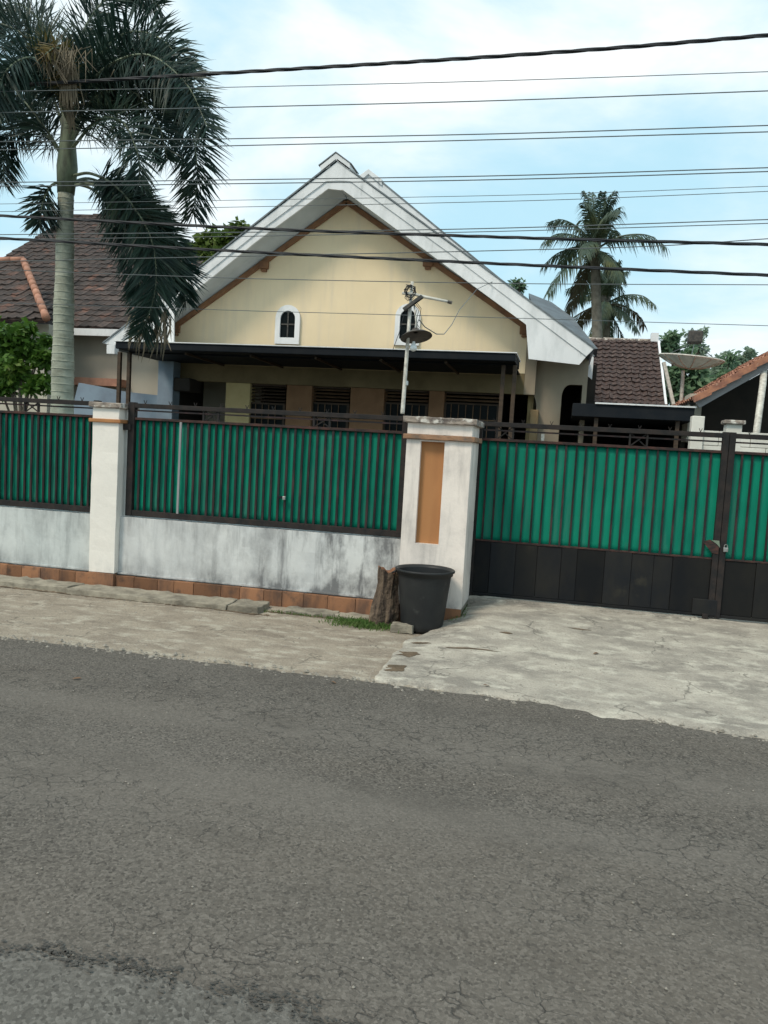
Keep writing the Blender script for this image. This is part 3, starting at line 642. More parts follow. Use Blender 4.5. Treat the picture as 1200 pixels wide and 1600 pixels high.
# ------------------------------------------------------------------ bin, stump, block, grass
c = gnd(667, 972); BC = V((c.x, 6.62, 0)); 
t = thing('trash_bin', 'large black plastic bin with flared rim in front of the wide pillar', 'bin', BC)
b = MB(); H_ = at(670, 889, 6.62).z
prof = [(.001, .012), (.165, .0), (.176, .012), (.180, .05)]+[(.180+.045*k_/8, .05+(H_-.10)*k_/8) for k_ in range(1, 9)]+[(.226, H_-.045)]
b.lathe(prof, BC, 40); b.lathe([(.222, H_-.02), (.205, H_*.6), (.17, .03), (.001, .02)], BC, 40); b.build('bin_body', M['plastic'], t, smooth=True)
b = MB(); b.lathe([(.224, H_-.05), (.238, H_-.046), (.240, H_-.022), (.252, H_-.018), (.254, H_-.004), (.246, H_+.002), (.232, H_-.004), (.222, H_-.022)], BC, 40); b.build('rim', M['plastic'], t, smooth=True)
for s_ in (-1,):
    b = MB(); b.tube([BC+V((s_*.232, -.05, H_-.03)), BC+V((s_*.268, -.045, H_-.05)), BC+V((s_*.272, 0, H_-.055)), BC+V((s_*.268, .045, H_-.05)), BC+V((s_*.232, .05, H_-.03))], .009, 6)
    b.build('handle', M['plastic'], t, smooth=True)
sc = gnd(595, 975); SB = V((sc.x, 6.66, 0)); tp = at(608, 885, 6.70)
t = thing('tree_stump', 'rough brown broken tree stump leaning beside the black bin', 'stump', SB)
b = MB(); vs = []; fs = []; n = 22; K = 12; r_ = random.Random(21)
for i in range(K+1):
    f = i/K; cx = SB.x+(tp.x-SB.x)*f; cy = SB.y+.05*f; R0 = .112-.018*f+(.02 if i == 0 else 0)+.012*math.sin(f*7)
    for j in range(n):
        a_ = 2*math.pi*j/n; R = R0*(1+.10*math.sin(a_*3+1)+.10*math.sin(a_*7+f*2)+r_.uniform(-.05, .05))
        z = -.02+(tp.z)*f + (.022*math.sin(a_*2+.6)+r_.uniform(-.018, .018) if i == K else 0)
        vs.append((cx+R*math.cos(a_), cy+R*math.sin(a_), z))
for i in range(K):
    for j in range(n): fs.append((i*n+j, i*n+(j+1) % n, (i+1)*n+(j+1) % n, (i+1)*n+j))
b.add(vs, fs); b.build('bark', M['bark'], t)
b = MB(); ring = vs[K*n:]; cc = sum((V(v) for v in ring), V((0, 0, 0)))/n-V((0, 0, .04)); b.add(ring+[cc], [(j, (j+1) % n, n) for j in range(n)]); b.build('broken_top', M['cutwood'], t)
c = gnd(632, 984)
tag(rough_block((c.x-.10, 6.40, -.01), (c.x+.085, 6.50, .062), .006, .04, 3).build('concrete_block', M['kerb'], None, .006), 'small mossy concrete block lying at the foot of the bin', 'block')
b = MB(); r_ = random.Random(5)
def blade(b, x, y, h, z=0):
    a_ = r_.uniform(0, 6.3); w = .004; dx, dy = math.cos(a_), math.sin(a_); ln = r_.uniform(.2, .8)*h
    b.add([(x-dy*w, y+dx*w, z), (x+dy*w, y-dx*w, z), (x+dx*ln*.4, y+dy*ln*.4, z+h*.7), (x+dx*ln, y+dy*ln, z+h)], [(0, 1, 2), (1, 3, 2)])
for _ in range(1500):
    x = r_.gauss(-1.55, .13); y = min(6.9, r_.gauss(6.55, .07)); blade(b, x, y, r_.uniform(.015, .055), vh(x, y))
for _ in range(420):
    x = r_.uniform(-2.5, -1.4); blade(b, x, 6.67+r_.gauss(0, .015), r_.uniform(.01, .03), vh(x, 6.67))
for _ in range(200):
    x = r_.uniform(-.85, -.72); blade(b, x, r_.uniform(6.7, 7.4), r_.uniform(.01, .02), dh(x, 7))
stuff(tag(b.build('grass', M['grass']), 'short green grass growing round the stump and along the wall foot', 'grass'))
for k_, (px, py) in enumerate(((521, 1068), (120, 1062), (760, 1075), (930, 1035))):
    c = gnd(px, py); r_ = random.Random(k_); b = MB(); a_ = r_.uniform(0, 3); ca, sa = math.cos(a_), math.sin(a_); z = (dh(c.x, c.y) if c.x > -.9 and c.y > 4.95 else 0)+.006
    pl = [(-.028, 0, 0), (-.01, .010, .006), (.012, .010, .008), (.03, 0, .002), (.012, -.010, .006), (-.01, -.010, .003)]
    pl = [(x*ca-y*sa, x*sa+y*ca, zz) for x, y, zz in pl]
    b.add([(c.x+x, c.y+y, z+zz) for x, y, zz in pl], [(0, 1, 2, 3, 4, 5)])
    tag(b.build('fallen_leaf', M['litter']), ['small brown leaf on the asphalt just below the verge edge, mid picture', 'small brown leaf on the asphalt at the left edge of road', 'small brown leaf at the driveway edge near the bin', 'small brown leaf on the driveway before the gate',
        'small brown leaf on the open asphalt, left of middle', 'small brown leaf on the open asphalt, far right'][k_], 'leaf', 'fallen leaves on the ground')

# ------------------------------------------------------------------ the yellow gabled house
YF1, YW = 13.5, 14.1
def xz(px, py, Y): v = at(px, py, Y); return (v.x, v.z)
H0 = thing('gabled_house', 'cream house with wide white gable, two arched attic windows and dark porch', 'house', (-4.0, 14.1, 0))
ap = at(543, 312, YW); lw = at(272, 522, YW).x; rw = at(824, 527, YW).x; zl = at(276, 508, YW).z; zr = at(821, 509, YW).z
zbm = at(500, 603, YW).z
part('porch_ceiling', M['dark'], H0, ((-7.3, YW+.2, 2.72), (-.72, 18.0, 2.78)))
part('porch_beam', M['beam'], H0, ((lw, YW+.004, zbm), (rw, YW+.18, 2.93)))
b = MB(); b.prism([(lw, 2.931), (rw, 2.931), (rw, zr), (ap.x, ap.z), (lw, zl)], YW, YW+.18); b.build('gable_wall', M['cream'], H0)
# fascia boards, each side two boards
def strip(nm, pts_, y0, y1, m): b = MB(); b.prism([xz(*q, YF1) for q in pts_], y0, y1); return b.build(nm, m, H0)
strip('fascia_board', [(163, 537), (516, 263), (530, 252), (530, 283), (510, 284), (400, 366), (285, 458), (205, 519), (180, 540)], YF1-.03, YF1+.03, M['white_trim'])
strip('fascia_board', [(530, 252), (545, 266), (928, 545), (916, 557), (800, 470), (700, 394), (548, 284), (530, 283)], YF1-.031, YF1+.03, M['white_trim'])
strip('inner_fascia', [(180, 540), (205, 519), (285, 458), (400, 366), (510, 284), (530, 283), (530, 297), (513, 295), (400, 378), (290, 467), (272, 487), (272, 542)], YF1-.01, YF1+.025, M['white_trim'])
strip('inner_fascia', [(530, 283), (548, 284), (700, 394), (800, 470), (916, 557), (905, 570), (826, 561), (822, 507), (558, 313), (536, 297), (530, 297)], YF1-.011, YF1+.025, M['white_trim'])
# metal edge, roof slabs, soffits
A1 = at(527, 252, YF1); LT = at(163, 537, YF1); RTp = at(929, 546, YF1)
for (E_, s_) in ((LT, -1), (RTp, 1)):
    b = MB(); u = (E_-A1); nrm = V((-u.z, 0, u.x)).normalized()*(1 if s_ > 0 else -1)
    if nrm.z < 0: nrm = -nrm
    b.beam(A1+nrm*.012+V((0, .01, 0)), E_+nrm*.012+V((0, .01, 0)), .12, .022, up=nrm); b.build('roof_edge', M['edge'], H0)
    b = MB(); o_ = nrm*.0; y1 = 15.44
    q0, q1 = A1-nrm*.02, E_-nrm*.02; q2, q3 = E_-nrm*.10, A1-nrm*.10
    b.add([(v.x, YF1+.031, v.z) for v in (q0, q1, q2, q3)]+[(v.x, y1, v.z) for v in (q0, q1, q2, q3)],
          [(0, 1, 2, 3), (7, 6, 5, 4), (0, 4, 5, 1), (1, 5, 6, 2), (2, 6, 7, 3), (3, 7, 4, 0)]); b.build('roof_slope', M['roofsheet'], H0)
    # soffit under the overhang, level with the inner board edge
    i0 = at(520, 284, YF1) if s_ < 0 else at(540, 292, YF1); i1 = at(276, 472, YF1) if s_ < 0 else at(823, 503, YF1)
    t0 = V((ap.x, 0, ap.z)); t1 = V((lw, 0, zl)) if s_ < 0 else V((rw, 0, zr))
    b = MB(); up2 = V((0, 0, .05))
    a0, a1, a2, a3 = V((i0.x, YF1+.026, i0.z)), V((i1.x, YF1+.026, i1.z)), V((t1.x, YW-.002, t1.z)), V((t0.x, YW-.002, t0.z))
    b.add([a0, a1, a2, a3, a0+up2, a1+up2, a2+up2, a3+up2], [(0, 1, 2, 3), (7, 6, 5, 4), (0, 4, 5, 1), (1, 5, 6, 2), (2, 6, 7, 3), (3, 7, 4, 0)])
    b.build('soffit', M['soffit'], H0)
    b = MB(); e0 = V((ap.x, YW-.035, ap.z-.055)); e1 = V((t1.x, YW-.035, t1.z-.055)); b.beam(e0, e1, .06, .085); 
    b.build('gable_trim', M['brown'], H0)
    for f in (.46, .985):
        p_ = e0.lerp(e1, f); b = MB(); b.box((p_.x-.085, YW-.10 if f < .9 else YW-.06, p_.z-.13), (p_.x+.085, YW-.002, p_.z-.0)); b.box((p_.x-.05, YW-.08, p_.z-.18), (p_.x+.05, YW-.003, p_.z-.131)); b.build('corbel', M['brown'], H0, .01)
b = MB(); b.prism([xz(*q, YF1) for q in ((515, 287), (545, 296), (540, 286), (520, 280))], YF1+.026, YW-.002); b.build('soffit', M['soffit'], H0)
# ridge cap
for (Yc, nm, pts_) in ((YF1, 'ridge_cap', [(501, 261), (526, 241), (548, 257), (548, 268), (540, 262), (526, 252), (512, 264), (503, 269)]),):
    b = MB(); b.prism([xz(*q, Yc) for q in pts_], Yc-.05, Yc+.45); b.build(nm, M['white_trim'], H0, .006)
    b = MB(); pp = [V((*xz(*q, Yc), 0)) for q in ((499, 261), (526, 240), (550, 258))]
    for i in (0, 1): b.beam((pp[i].x, Yc+.2, pp[i].y+.008), (pp[i+1].x, Yc+.2, pp[i+1].y+.008), .52, .014)
    b.build('cap_flashing', M['edge'], H0)
# rear, taller gable
Y2 = 15.5; A2 = at(577, 270, Y2); R2_ = V((.43, Y2, 3.42)); L2_ = V((-8.5, Y2, 3.42))
for E_ in (L2_, R2_):
    u = E_-A2; nrm = V((-u.z, 0, u.x)).normalized()
    if nrm.z < 0: nrm = -nrm
    b = MB(); q = [A2, E_, E_-V((0, 0, .42)), A2-V((0, 0, .42))]; b.prism([(v.x, v.z) for v in q], Y2-.05, Y2); b.build('rear_fascia', M['white_trim'], H0)
    b = MB(); q = [A2-V((0, 0, .01)), E_-V((0, 0, .01)), E_-V((0, 0, .14)), A2-V((0, 0, .14))]; b.prism([(v.x, v.z) for v in q], Y2+.002, 21); b.build('rear_roof_slope', M['roofsheet'], H0)
    b = MB(); b.beam(A2+nrm*.012, E_+nrm*.012, .13, .024, up=nrm); b.build('roof_edge', M['edge'], H0)
b = MB(); b.prism([xz(*q, Y2) for q in ((562, 277), (577, 266), (598, 282), (598, 292), (577, 274), (564, 286))], Y2-.08, Y2+.5); b.build('ridge_cap', M['white_trim'], H0, .006)
b = MB(); b.prism([(-8.4, 3.3), (.35, 3.3), (A2.x, A2.z-.3)], Y2+.3, Y2+.45); b.build('rear_gable_wall', M['cream_shade'], H0)
# grey hipped side roof showing over the right slope
q = [at(826, 458, 19), at(862, 472, 19), at(896, 497, 18), at(934, 545, 16.4), at(905, 545, 16.2), at(840, 500, 16.5)]
b = MB(); vs = [v for v in q]+[v+V((0, .4, -.12)) for v in q]; k = len(q)
b.add(vs, [tuple(range(k)), tuple(range(2*k-1, k-1, -1))]+[(i, (i+1) % k, (i+1) % k+k, i+k) for i in range(k)]); b.build('side_roof', M['roofsheet'], H0)
# attic windows
def attic(pxl, pxr, pyt, pyb, sl, sr, st, sb):
    a, c = at(pxl, pyb, YW), at(pxr, pyb, YW); z0 = at((pxl+pxr)/2, pyb, YW).z; zt = at((pxl+pxr)/2, pyt, YW).z
    A, C = at(sl, sb, YW), at(sr, sb, YW); Z0 = at((sl+sr)/2, sb, YW).z; ZT = at((sl+sr)/2, st, YW).z
    def arch(x0, x1, z0, zt):
        r = (x1-x0)/2; zc = zt-r; cx = (x0+x1)/2
        return [(x0, z0), (x1, z0)]+[(cx+r*math.cos(math.pi*i/12), zc+r*math.sin(math.pi*i/12)) for i in range(13)]
    o, i_ = arch(A.x, C.x, Z0, ZT), arch(a.x, c.x, z0, zt); k = len(o)
    b = MB(); y0, y1 = YW-.05, YW-.002
    vs = [(x, y0, z) for x, z in o]+[(x, y0, z) for x, z in i_]+[(x, y1, z) for x, z in o]+[(x, y1, z) for x, z in i_]
    fs = []
    for j in range(k):
        n_ = (j+1) % k; fs += [(j, n_, k+n_, k+j), (j, 2*k+j, 2*k+n_, n_), (k+j, k+n_, 3*k+n_, 3*k+j)]
    b.add(vs, fs); w = b.build('attic_window', M['white_trim'], H0)
    b = MB(); b.prism(i_, YW-.012, YW-.004); b.build('glass', M['glass'], w)
    b = MB(); m_ = (a.x+c.x)/2; b.box((m_-.012, YW-.03, z0), (m_+.012, YW-.013, zt)); b.box((a.x, YW-.029, (z0+zt)/2-.012), (c.x, YW-.014, (z0+zt)/2+.012)); b.build('mullion', M['fixture'], w)
attic(438, 461, 486, 528, 430, 468, 477, 538); attic(624, 648, 484, 530, 616, 655, 475, 540)
# flat dark canopy
cz = 3.04; cl, cr = -7.46, -.80
part('canopy', M['black_metal'], H0, ((cl, 12.3, cz-.115), (cr, 13.44, cz)), bevel=.01)
part('canopy_flashing', M['white_trim'], H0, ((cl-.02, 12.28, cz+.002), (cr+.02, 13.44, cz+.018)), bevel=.003)
part('canopy_soffit', M['black_metal'], H0, ((cl+.02, 12.7, cz-.14), (cr-.02, 14.09, cz-.117)))
for px in (300, 400, 500, 600, 700):
    q = at(px, 565, 12.7); b = MB(); b.beam((q.x, 12.45, cz-.145), (q.x, 14.0, cz-.165), .035, .035); b.build('canopy_joist', M['darkwood'], H0)
for px in (186, 201, 785, 803):
    q = at(px, 600, 12.6); part('canopy_post', M['darkwood'], H0, ((q.x-.03, 12.57, -.02), (q.x+.03, 12.63, cz-.142)), bevel=.004)
p_ = at(176, 545, 13.4); part('eave_end', M['white_trim'], H0, ((p_.x-.06, 13.3, p_.z-.10), (p_.x+.10, 13.44, p_.z+.06)))
# porch: columns, transom louvres, windows
for (l_, r_0, tp_, m) in ((350, 388, 612, 'pillar_c'), (445, 485, 616, 'pillar_o'), (545, 598, 622, 'pillar_o'), (668, 692, 626, 'pillar_o'), (828, 841, 640, 'pillar_d')):
    a = at(l_, 650, YW); c = at(r_0, 650, YW); part('porch_column', M[m], H0, ((a.x, YW+.03, -.02), (c.x, YW+.30, zbm-.002 if tp_ < 630 else at(835, tp_, YW).z)), bevel=.01)
spans = [(388, 445), (485, 545), (598, 668), (692, 780)]
for (l_, r_0) in spans:
    a = at(l_, 650, YW+.1); c = at(r_0, 650, YW+.1); zt = zbm-.03; zb_ = at(l_, 628, YW+.1).z
    w = part('porch_window', M['darkwood'], H0, ((a.x+.002, YW+.10, zb_-.03), (c.x-.002, YW+.16, zb_)), ((a.x+.003, YW+.10, zt-.0), (c.x-.003, YW+.16, zt+.026)),
             ((a.x+.004, YW+.1, .3), (a.x+.05, YW+.159, zb_-.031)), ((c.x-.05, YW+.1, .3), (c.x-.004, YW+.159, zb_-.031)))
    part('glass', M['glass'], w, ((a.x+.05, YW+.125, .9), (c.x-.05, YW+.135, zb_-.031)))
    b = MB(); k_ = 0; z = zb_+.03
    while z < zt-.02:
        b.add([(a.x+.01, YW+.10, z), (c.x-.01, YW+.10, z), (c.x-.01, YW+.15, z+.028), (a.x+.01, YW+.15, z+.028), (a.x+.01, YW+.10, z+.008), (c.x-.01, YW+.10, z+.008), (c.x-.01, YW+.15, z+.036), (a.x+.01, YW+.15, z+.036)],
              [(0, 3, 2, 1), (4, 5, 6, 7), (0, 1, 5, 4), (1, 2, 6, 5), (2, 3, 7, 6), (3, 0, 4, 7)]); z += .062
    gb = MB(); gx = a.x+.14
    while gx < c.x-.08: gb.box((gx-.007, YW+.09, .9), (gx+.007, YW+.099, zb_-.03)); gx += .13
    gb.box((a.x+.05, YW+.085, zb_-.30), (c.x-.05, YW+.089, zb_-.28)); gb.build('grille', M['louvre'], w)
    b.build('louvre', M['darkwood'] if l_ == 388 else M['louvre'], w)
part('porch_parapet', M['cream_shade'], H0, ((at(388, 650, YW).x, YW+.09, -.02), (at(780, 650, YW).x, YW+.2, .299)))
part('porch_back_wall', M['dark'], H0, ((-7.3, 17.5, -.02), (.1, 17.6, 2.719)))  # porch set deep and coloured near-black to carry its shade
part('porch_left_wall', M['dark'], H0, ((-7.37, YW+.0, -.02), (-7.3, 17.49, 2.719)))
# left corner: blue grey pier and shaded lattice
a = at(250, 610, 13.9); c = at(274, 610, 13.9); part('corner_pier', M['bluegrey'], H0, ((a.x, 13.8, -.02), (c.x, 14.08, 2.9)), bevel=.01)
a = at(270, 600, 13.9); c = at(300, 600, 13.9); part('porch_hood', M['dark'], H0, ((a.x+.04, 13.82, 2.36), (c.x, 14.3, 2.60)), bevel=.02)
# white right side porch with arched opening
sx0, sx1 = at(828, 600, 14.35).x, at(912, 600, 14.35).x; xl_ = at(838, 640, 14.35).x; zq = at(830, 613, 14.35).z; zw = at(838, 640, 14.35).z
ztop = at(870, 560, 14.35).z+.15
b = MB(); arch = []
xa, xb = at(876, 640, 14.35).x, at(926, 640, 14.35).x+.3; zs = at(880, 619, 14.35).z
poly = [(sx0, ztop), (sx0, zq)]+[(sx0+(xl_-sx0)*math.sin(math.pi*i/12), zw+(zq-zw)*math.cos(math.pi*i/12)) for i in range(1, 7)]+[(xl_, -.02), (xa, -.02), (xa, zs)]+[(xa+.14*(1-math.cos(math.pi*i/12)), zs+.20*math.sin(math.pi*i/12)) for i in range(1, 7)]+[(sx1-.02, zs+.20), (sx1-.02, ztop)]
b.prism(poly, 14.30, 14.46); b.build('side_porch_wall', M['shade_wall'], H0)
part('side_wall', M['dark'], H0, ((at(903, 600, 15.7).x, 15.7, -.02), (at(931, 600, 15.7).x, 18.2, at(920, 570, 15.7).z)))  # dark box put in for the shaded flank of the house
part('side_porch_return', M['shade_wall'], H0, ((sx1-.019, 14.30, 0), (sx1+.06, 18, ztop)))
part('side_porch_inside', M['dark'], H0, ((xa-.3, 16.2, -.02), (sx1+.12, 16.3, ztop)))  # dark panel stands in for the shade in the recess
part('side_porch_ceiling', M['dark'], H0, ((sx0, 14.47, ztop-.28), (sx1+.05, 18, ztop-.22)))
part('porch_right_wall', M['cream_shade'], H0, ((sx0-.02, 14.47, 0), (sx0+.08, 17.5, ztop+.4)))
part('corner_infill', M['shade_wall'], H0, ((rw+.001, YW+.01, zbm), (sx0+.1, YW+.17, 3.5)))
part('drainpipe', M['pipe'], H0, ((at(848, 650, 13.6).x, 13.58, 0), (at(848, 650, 13.6).x+.05, 13.63, 1.9)))

# ------------------------------------------------------------------ tiled roofs
def tile_mesh(w, l, h):
    vs = []; fs = []
    for j, vv in enumerate((0, l*1.12)):
        for i in range(5):
            u = w*i/4*1.04; hh = h*(.5+.5*math.cos(2*math.pi*i/4))+(h*.9 if j == 0 else 0)
            vs.append((u, vv, hh))
    for i in range(4): fs.append((i, i+1, 6+i, 5+i))
    for i in range(5): vs.append((vs[i][0], 0.0, vs[i][2]-h*1.1))
    for i in range(4): fs.append((10+i, 11+i, i+1, i))
    return vs, fs
def inpoly(x, y, P):
    c = False; j = len(P)-1
    for i in range(len(P)):
        if (P[i][1] > y) != (P[j][1] > y) and x < (P[j][0]-P[i][0])*(y-P[i][1])/(P[j][1]-P[i][1])+P[i][0]: c = not c
        j = i
    return c
def tile_roof(parent, O, u, v, poly, w, l, h, m, deck, single=0, seed=0):
    """tiles over polygon poly (coordinates along u and v), nearest rows as single tiles when asked"""
    nrm = u.cross(v).normalized(); nrm = nrm if nrm.z > 0 else -nrm; r = random.Random(seed)
    base = parent_origin(parent)
    b = MB(); pts_ = [O+u*a+v*c for a, c in poly]; k = len(pts_)
    b.add(pts_+[p-nrm*.06 for p in pts_], [tuple(range(k)), tuple(range(2*k-1, k-1, -1))]+[(i, (i+1) % k, (i+1) % k+k, i+k) for i in range(k)]); b.build('roof_deck', deck, parent)
    tv, tf = tile_mesh(w, l, h); spots = []
    us = [a for a, c in poly]; vs_ = [c for a, c in poly]; y = min(vs_)
    while y < max(vs_)-.02:
        x = min(us)
        while x < max(us):
            if inpoly(x+w/2, y+l*.4, poly): spots.append((x, y))
            x += w
        y += l
    if single:
        me = bpy.data.meshes.new('roof_tile')
        me.from_pydata([(a, c, d) for a, c, d in tv], [], tf); me.materials.append(m)
        R = Matrix((u, v, nrm)).transposed().to_3x3()
        spots.sort(key=lambda s_: (O+u*s_[0]+v*s_[1]-V((0, 0, 1.5))).length)
        vis = [s_ for s_ in spots]
        for (x, y) in vis[:single]:
            o = bpy.data.objects.new('roof_tile', me); S.collection.objects.link(o); o.parent = parent
            o.location = O+u*(x+r.uniform(-.008, .008))+v*(y+r.uniform(-.012, .012))+nrm*r.uniform(.002, .012)-base
            o.rotation_euler = (R @ Matrix.Rotation(r.uniform(-.03, .03), 3, 'Z')).to_euler()
        spots = vis[single:]
    b = MB()
    for (x, y) in spots:
        du, dv, dn, tw = r.uniform(-.012, .012), r.uniform(-.02, .02), r.uniform(.002, .022), r.uniform(-.06, .06)
        b.add([O+u*(x+du+a-tw*c)+v*(y+dv+c+tw*a)+nrm*(dn+d) for a, c, d in tv], tf)
    if spots: stuff(b.build('roof_tiles', m, parent))
def ridge(parent, p, q, m, r0=.09, step=.33, seed=0):
    n = max(1, int((q-p).length/step)); rr = random.Random(seed)
    me = None; d = (q-p).normalized()
    for i in range(n):
        a, c = p+(q-p)*(i/n), p+(q-p)*((i+1.08)/n); b = MB(); b.tube([a+V((0, 0, rr.uniform(0, .02))), c+V((0, 0, rr.uniform(0, .02)))], [r0*1.08, r0*.9], 8); b.build('ridge_tile', m, parent, smooth=True)

# left neighbour
NB = thing('neighbour_house', 'neighbouring house at left under a dark brown tiled hip roof, white eave', 'house', (-9, 15, 0))
TAN = .66; sl_ = V((0, 1, TAN)).normalized(); ux = V((1, 0, 0)); E0 = at(180, 517, 15.0); O = V((0, 15.0, E0.z+.05)); nn = ux.cross(sl_).normalized()
def uv(px, py, O=O): p = onp(px, py, O, nn); return ((p-O).dot(ux), (p-O).dot(sl_))
T_l, T_a, T_b, T_r, T_e = uv(-160, 350), uv(60, 341), uv(218, 338), uv(318, 415), uv(350, 440)
e_l = uv(-160, 505)[0]; re = uv(400, 520)[0]
poly = [(e_l, 0), (re, 0), T_r, T_b, T_a, (e_l, T_a[1]-.05)]
tile_roof(NB, O, ux, sl_, poly, .20, .27, .022, M['tile'], M['tile_pale'], 300, 3)
P3 = lambda q: O+ux*q[0]+sl_*q[1]
ridge(NB, P3(T_a), P3(T_b), M['tile'], .08, .35, 1); ridge(NB, P3((e_l, T_a[1]-.05)), P3(T_a), M['tile'], .08, .35, 2)
ridge(NB, P3(T_b), P3((re, 0)), M['ridgecap'], .07, .35, 3)
# projecting wing at far left
O2 = V((0, 13.6, at(60, 500, 13.6).z)); 
def uv2(px, py): p = onp(px, py, O2, nn); return ((p-O2).dot(ux), (p-O2).dot(sl_))
w0, w1, w2 = uv2(-160, 388), uv2(38, 410), uv2(78, 497)
tile_roof(NB, O2, ux, sl_, [(w0[0], 0), (w2[0], 0), w1, (w0[0], w1[1]+.1)], .20, .27, .022, M['tile'], M['tile_pale'], 0, 4)
Q3 = lambda q: O2+ux*q[0]+sl_*q[1]+V((0, -.03, .03))
ridge(NB, Q3((w2[0], .0)), Q3(w1), M['ridgecap'], .075, .30, 5); ridge(NB, Q3(w1), Q3((w0[0], w1[1]+.1)), M['ridgecap'], .07, .3, 6)
part('eave_board', M['white_trim'], NB, ((at(-160, 500, 14.9).x, 14.90, E0.z-.12), (re, 14.97, E0.z+.02)))
part('wall', M['nwall'], NB, ((at(-160, 500, 15.5).x, 15.4, 0), (re, 15.55, E0.z+.3)))
part('wing_wall', M['nwall'], NB, ((at(-160, 500, 14).x, 14.1, 0), (at(75, 560, 14.1).x, 14.25, O2.z)))
a = at(112, 590, 15.2); c = at(192, 605, 15.2); part('door_hood', M['ridgecap'], NB, ((a.x, 15.0, c.z), (c.x, 15.39, a.z)))
# blue grey boundary wall between the two houses
BW = thing('side_wall', 'blue-grey stepped wall between the neighbour house and the cream house', 'wall', (-8, 14, 0))
b = MB(); b.prism([xz(*q, 14.0) for q in ((112, 690), (112, 640), (123, 598), (150, 603), (195, 612), (252, 618), (252, 690))], 14.0, 14.15); b.build('wall_panel', M['bluegrey'], BW)
# middle outbuilding with old tiled roof
OB = thing('outbuilding', 'outbuilding right of the cream house under an old dark tiled roof with white verge', 'outbuilding', (1.5, 19, 0))
O3 = V((0, 19.0, at(985, 634, 19).z))
def uv3(px, py): p = onp(px, py, O3, nn); return ((p-O3).dot(ux), (p-O3).dot(sl_))
a, c, d = uv3(1036, 632), uv3(1034, 534), uv3(905, 532)
lx = uv3(880, 632)[0]
tile_roof(OB, O3, ux, sl_, [(lx, 0), (a[0], 0), (a[0], c[1]), (lx, c[1])], .17, .21, .034, M['tile_pale'], M['tile'], 0, 6)
R3 = lambda q: O3+ux*q[0]+sl_*q[1]
ridge(OB, R3((lx, c[1])), R3((a[0], c[1])), M['cap'], .06, .4, 7)
b = MB(); b.beam(R3((a[0]+.05, 0)), R3((a[0]+.05, c[1]+.1)), .05, .16); b.build('verge_board', M['white_trim'], OB)
p_ = R3((a[0]-.05, c[1])); part('ridge_end', M['white_trim'], OB, ((p_.x-.09, p_.y-.15, p_.z-.02), (p_.x+.09, p_.y+.1, p_.z+.2)))
part('wall', M['nwall'], OB, ((lx+.1, 19.4, -.02), (a[0]-.1, 19.6, O3.z)))
# carport
CP = thing('carport', 'low dark carport with thin pale roof edge between the cream house and right house', 'carport', (1.5, 13, 0))
z1 = at(1000, 634, 13.0).z; x0c = at(895, 630, 13).x; x1c = at(1086, 640, 13).x
part('roof_slab', M['black_metal'], CP, ((x0c, 13.02, z1-.20), (x1c, 18.8, z1)), bevel=.005)
part('roof_edge', M['white_trim'], CP, ((at(930, 630, 13).x, 12.99, z1+.002), (x1c+.02, 13.1, z1+.025)))
part('dark_backing_wall', M['dark'], CP, ((x0c-.3, 18.6, -.02), (x1c+1.8, 18.7, z1-.201)))  # back and side walls added, near-black, to keep the carport dark
part('side_wall', M['dark'], CP, ((x1c-.02, 14.2, -.02), (x1c+.06, 18.6, z1-.201)))
part('post', M['darkwood'], CP, ((x1c-.25, 13.1, -.02), (x1c-.19, 13.16, z1-.201)))
part('post', M['darkwood'], CP, ((x0c+.35, 13.1, -.02), (x0c+.41, 13.16, z1-.201)))
q = at(1003, 661, 15); part('tube_light', M['white_trim'], CP, ((q.x-.16, 14.97, q.z-.015), (q.x+.16, 15.03, q.z+.02)))
# right neighbour: rake of a tiled roof, white pipe, block wall
RH = thing('right_house', 'house at right edge with sloping red-brown tiled roof edge and deep shaded porch', 'house', (4, 13, 0))
YR = 13.0
p0_, p1_ = at(1086, 626, YR), at(1330, 487, YR); u_ = (p1_-p0_); u_.y = 0; ln = u_.length; u_.normalize()
vback = V((0, 1, 0)); nr_ = V((-u_.z, 0, u_.x))
b = MB(); q = [p0_, p1_, p1_-nr_*.13, p0_-nr_*.13]; b.prism([(v.x, v.z) for v in q], YR, YR+.05); b.build('barge_board', M['grey_wall'], RH)
b = MB(); q = [p0_-nr_*.0, p1_, p1_-nr_*.06, p0_-nr_*.06]; b.prism([(v.x, v.z) for v in q], YR+.051, YR+7); b.build('roof_deck', M['dark'], RH)
# tile courses: eave at left, rows run back from the rake; verge tiles lapped over the barge board
tv, tf = tile_mesh(.22, .24, .03); r_ = random.Random(8); b = MB(); i = 0; nb_ = 0
k_ = int(ln/.24)
for i in range(k_):
    vt = MB(); d0, d1 = i*.24, i*.24+.27
    A_, B_ = p0_+u_*d0+nr_*(.045+r_.uniform(0, .01)), p0_+u_*d1+nr_*.02
    vt.add([A_+V((0, -.10, -.075)), B_+V((0, -.10, -.075)), B_+V((0, -.09, .03)), A_+V((0, -.09, .03)), A_+V((0, .14, .035)), B_+V((0, .14, .035)), A_+V((0, .14, -.0)), B_+V((0, .14, -.0))],
           [(0, 1, 2, 3), (3, 2, 5, 4), (0, 3, 4, 6), (1, 7, 5, 2)]); vt.build('verge_tile', M['tile_red'], RH)
    for j in range(28):
        o_ = p0_+u_*d0+V((0, .15+j*.22, 0))+nr_*(.01+r_.uniform(0, .01))
        b.add([o_+V((0, 1, 0))*a+u_*c+nr_*d for a, c, d in tv], tf)
stuff(b.build('roof_tiles', M['tile_red'], RH))
part('porch_wall', M['grey_wall'], RH, ((at(1150, 640, 15.5).x, 15.5, 0), (9, 15.6, 3.1)))
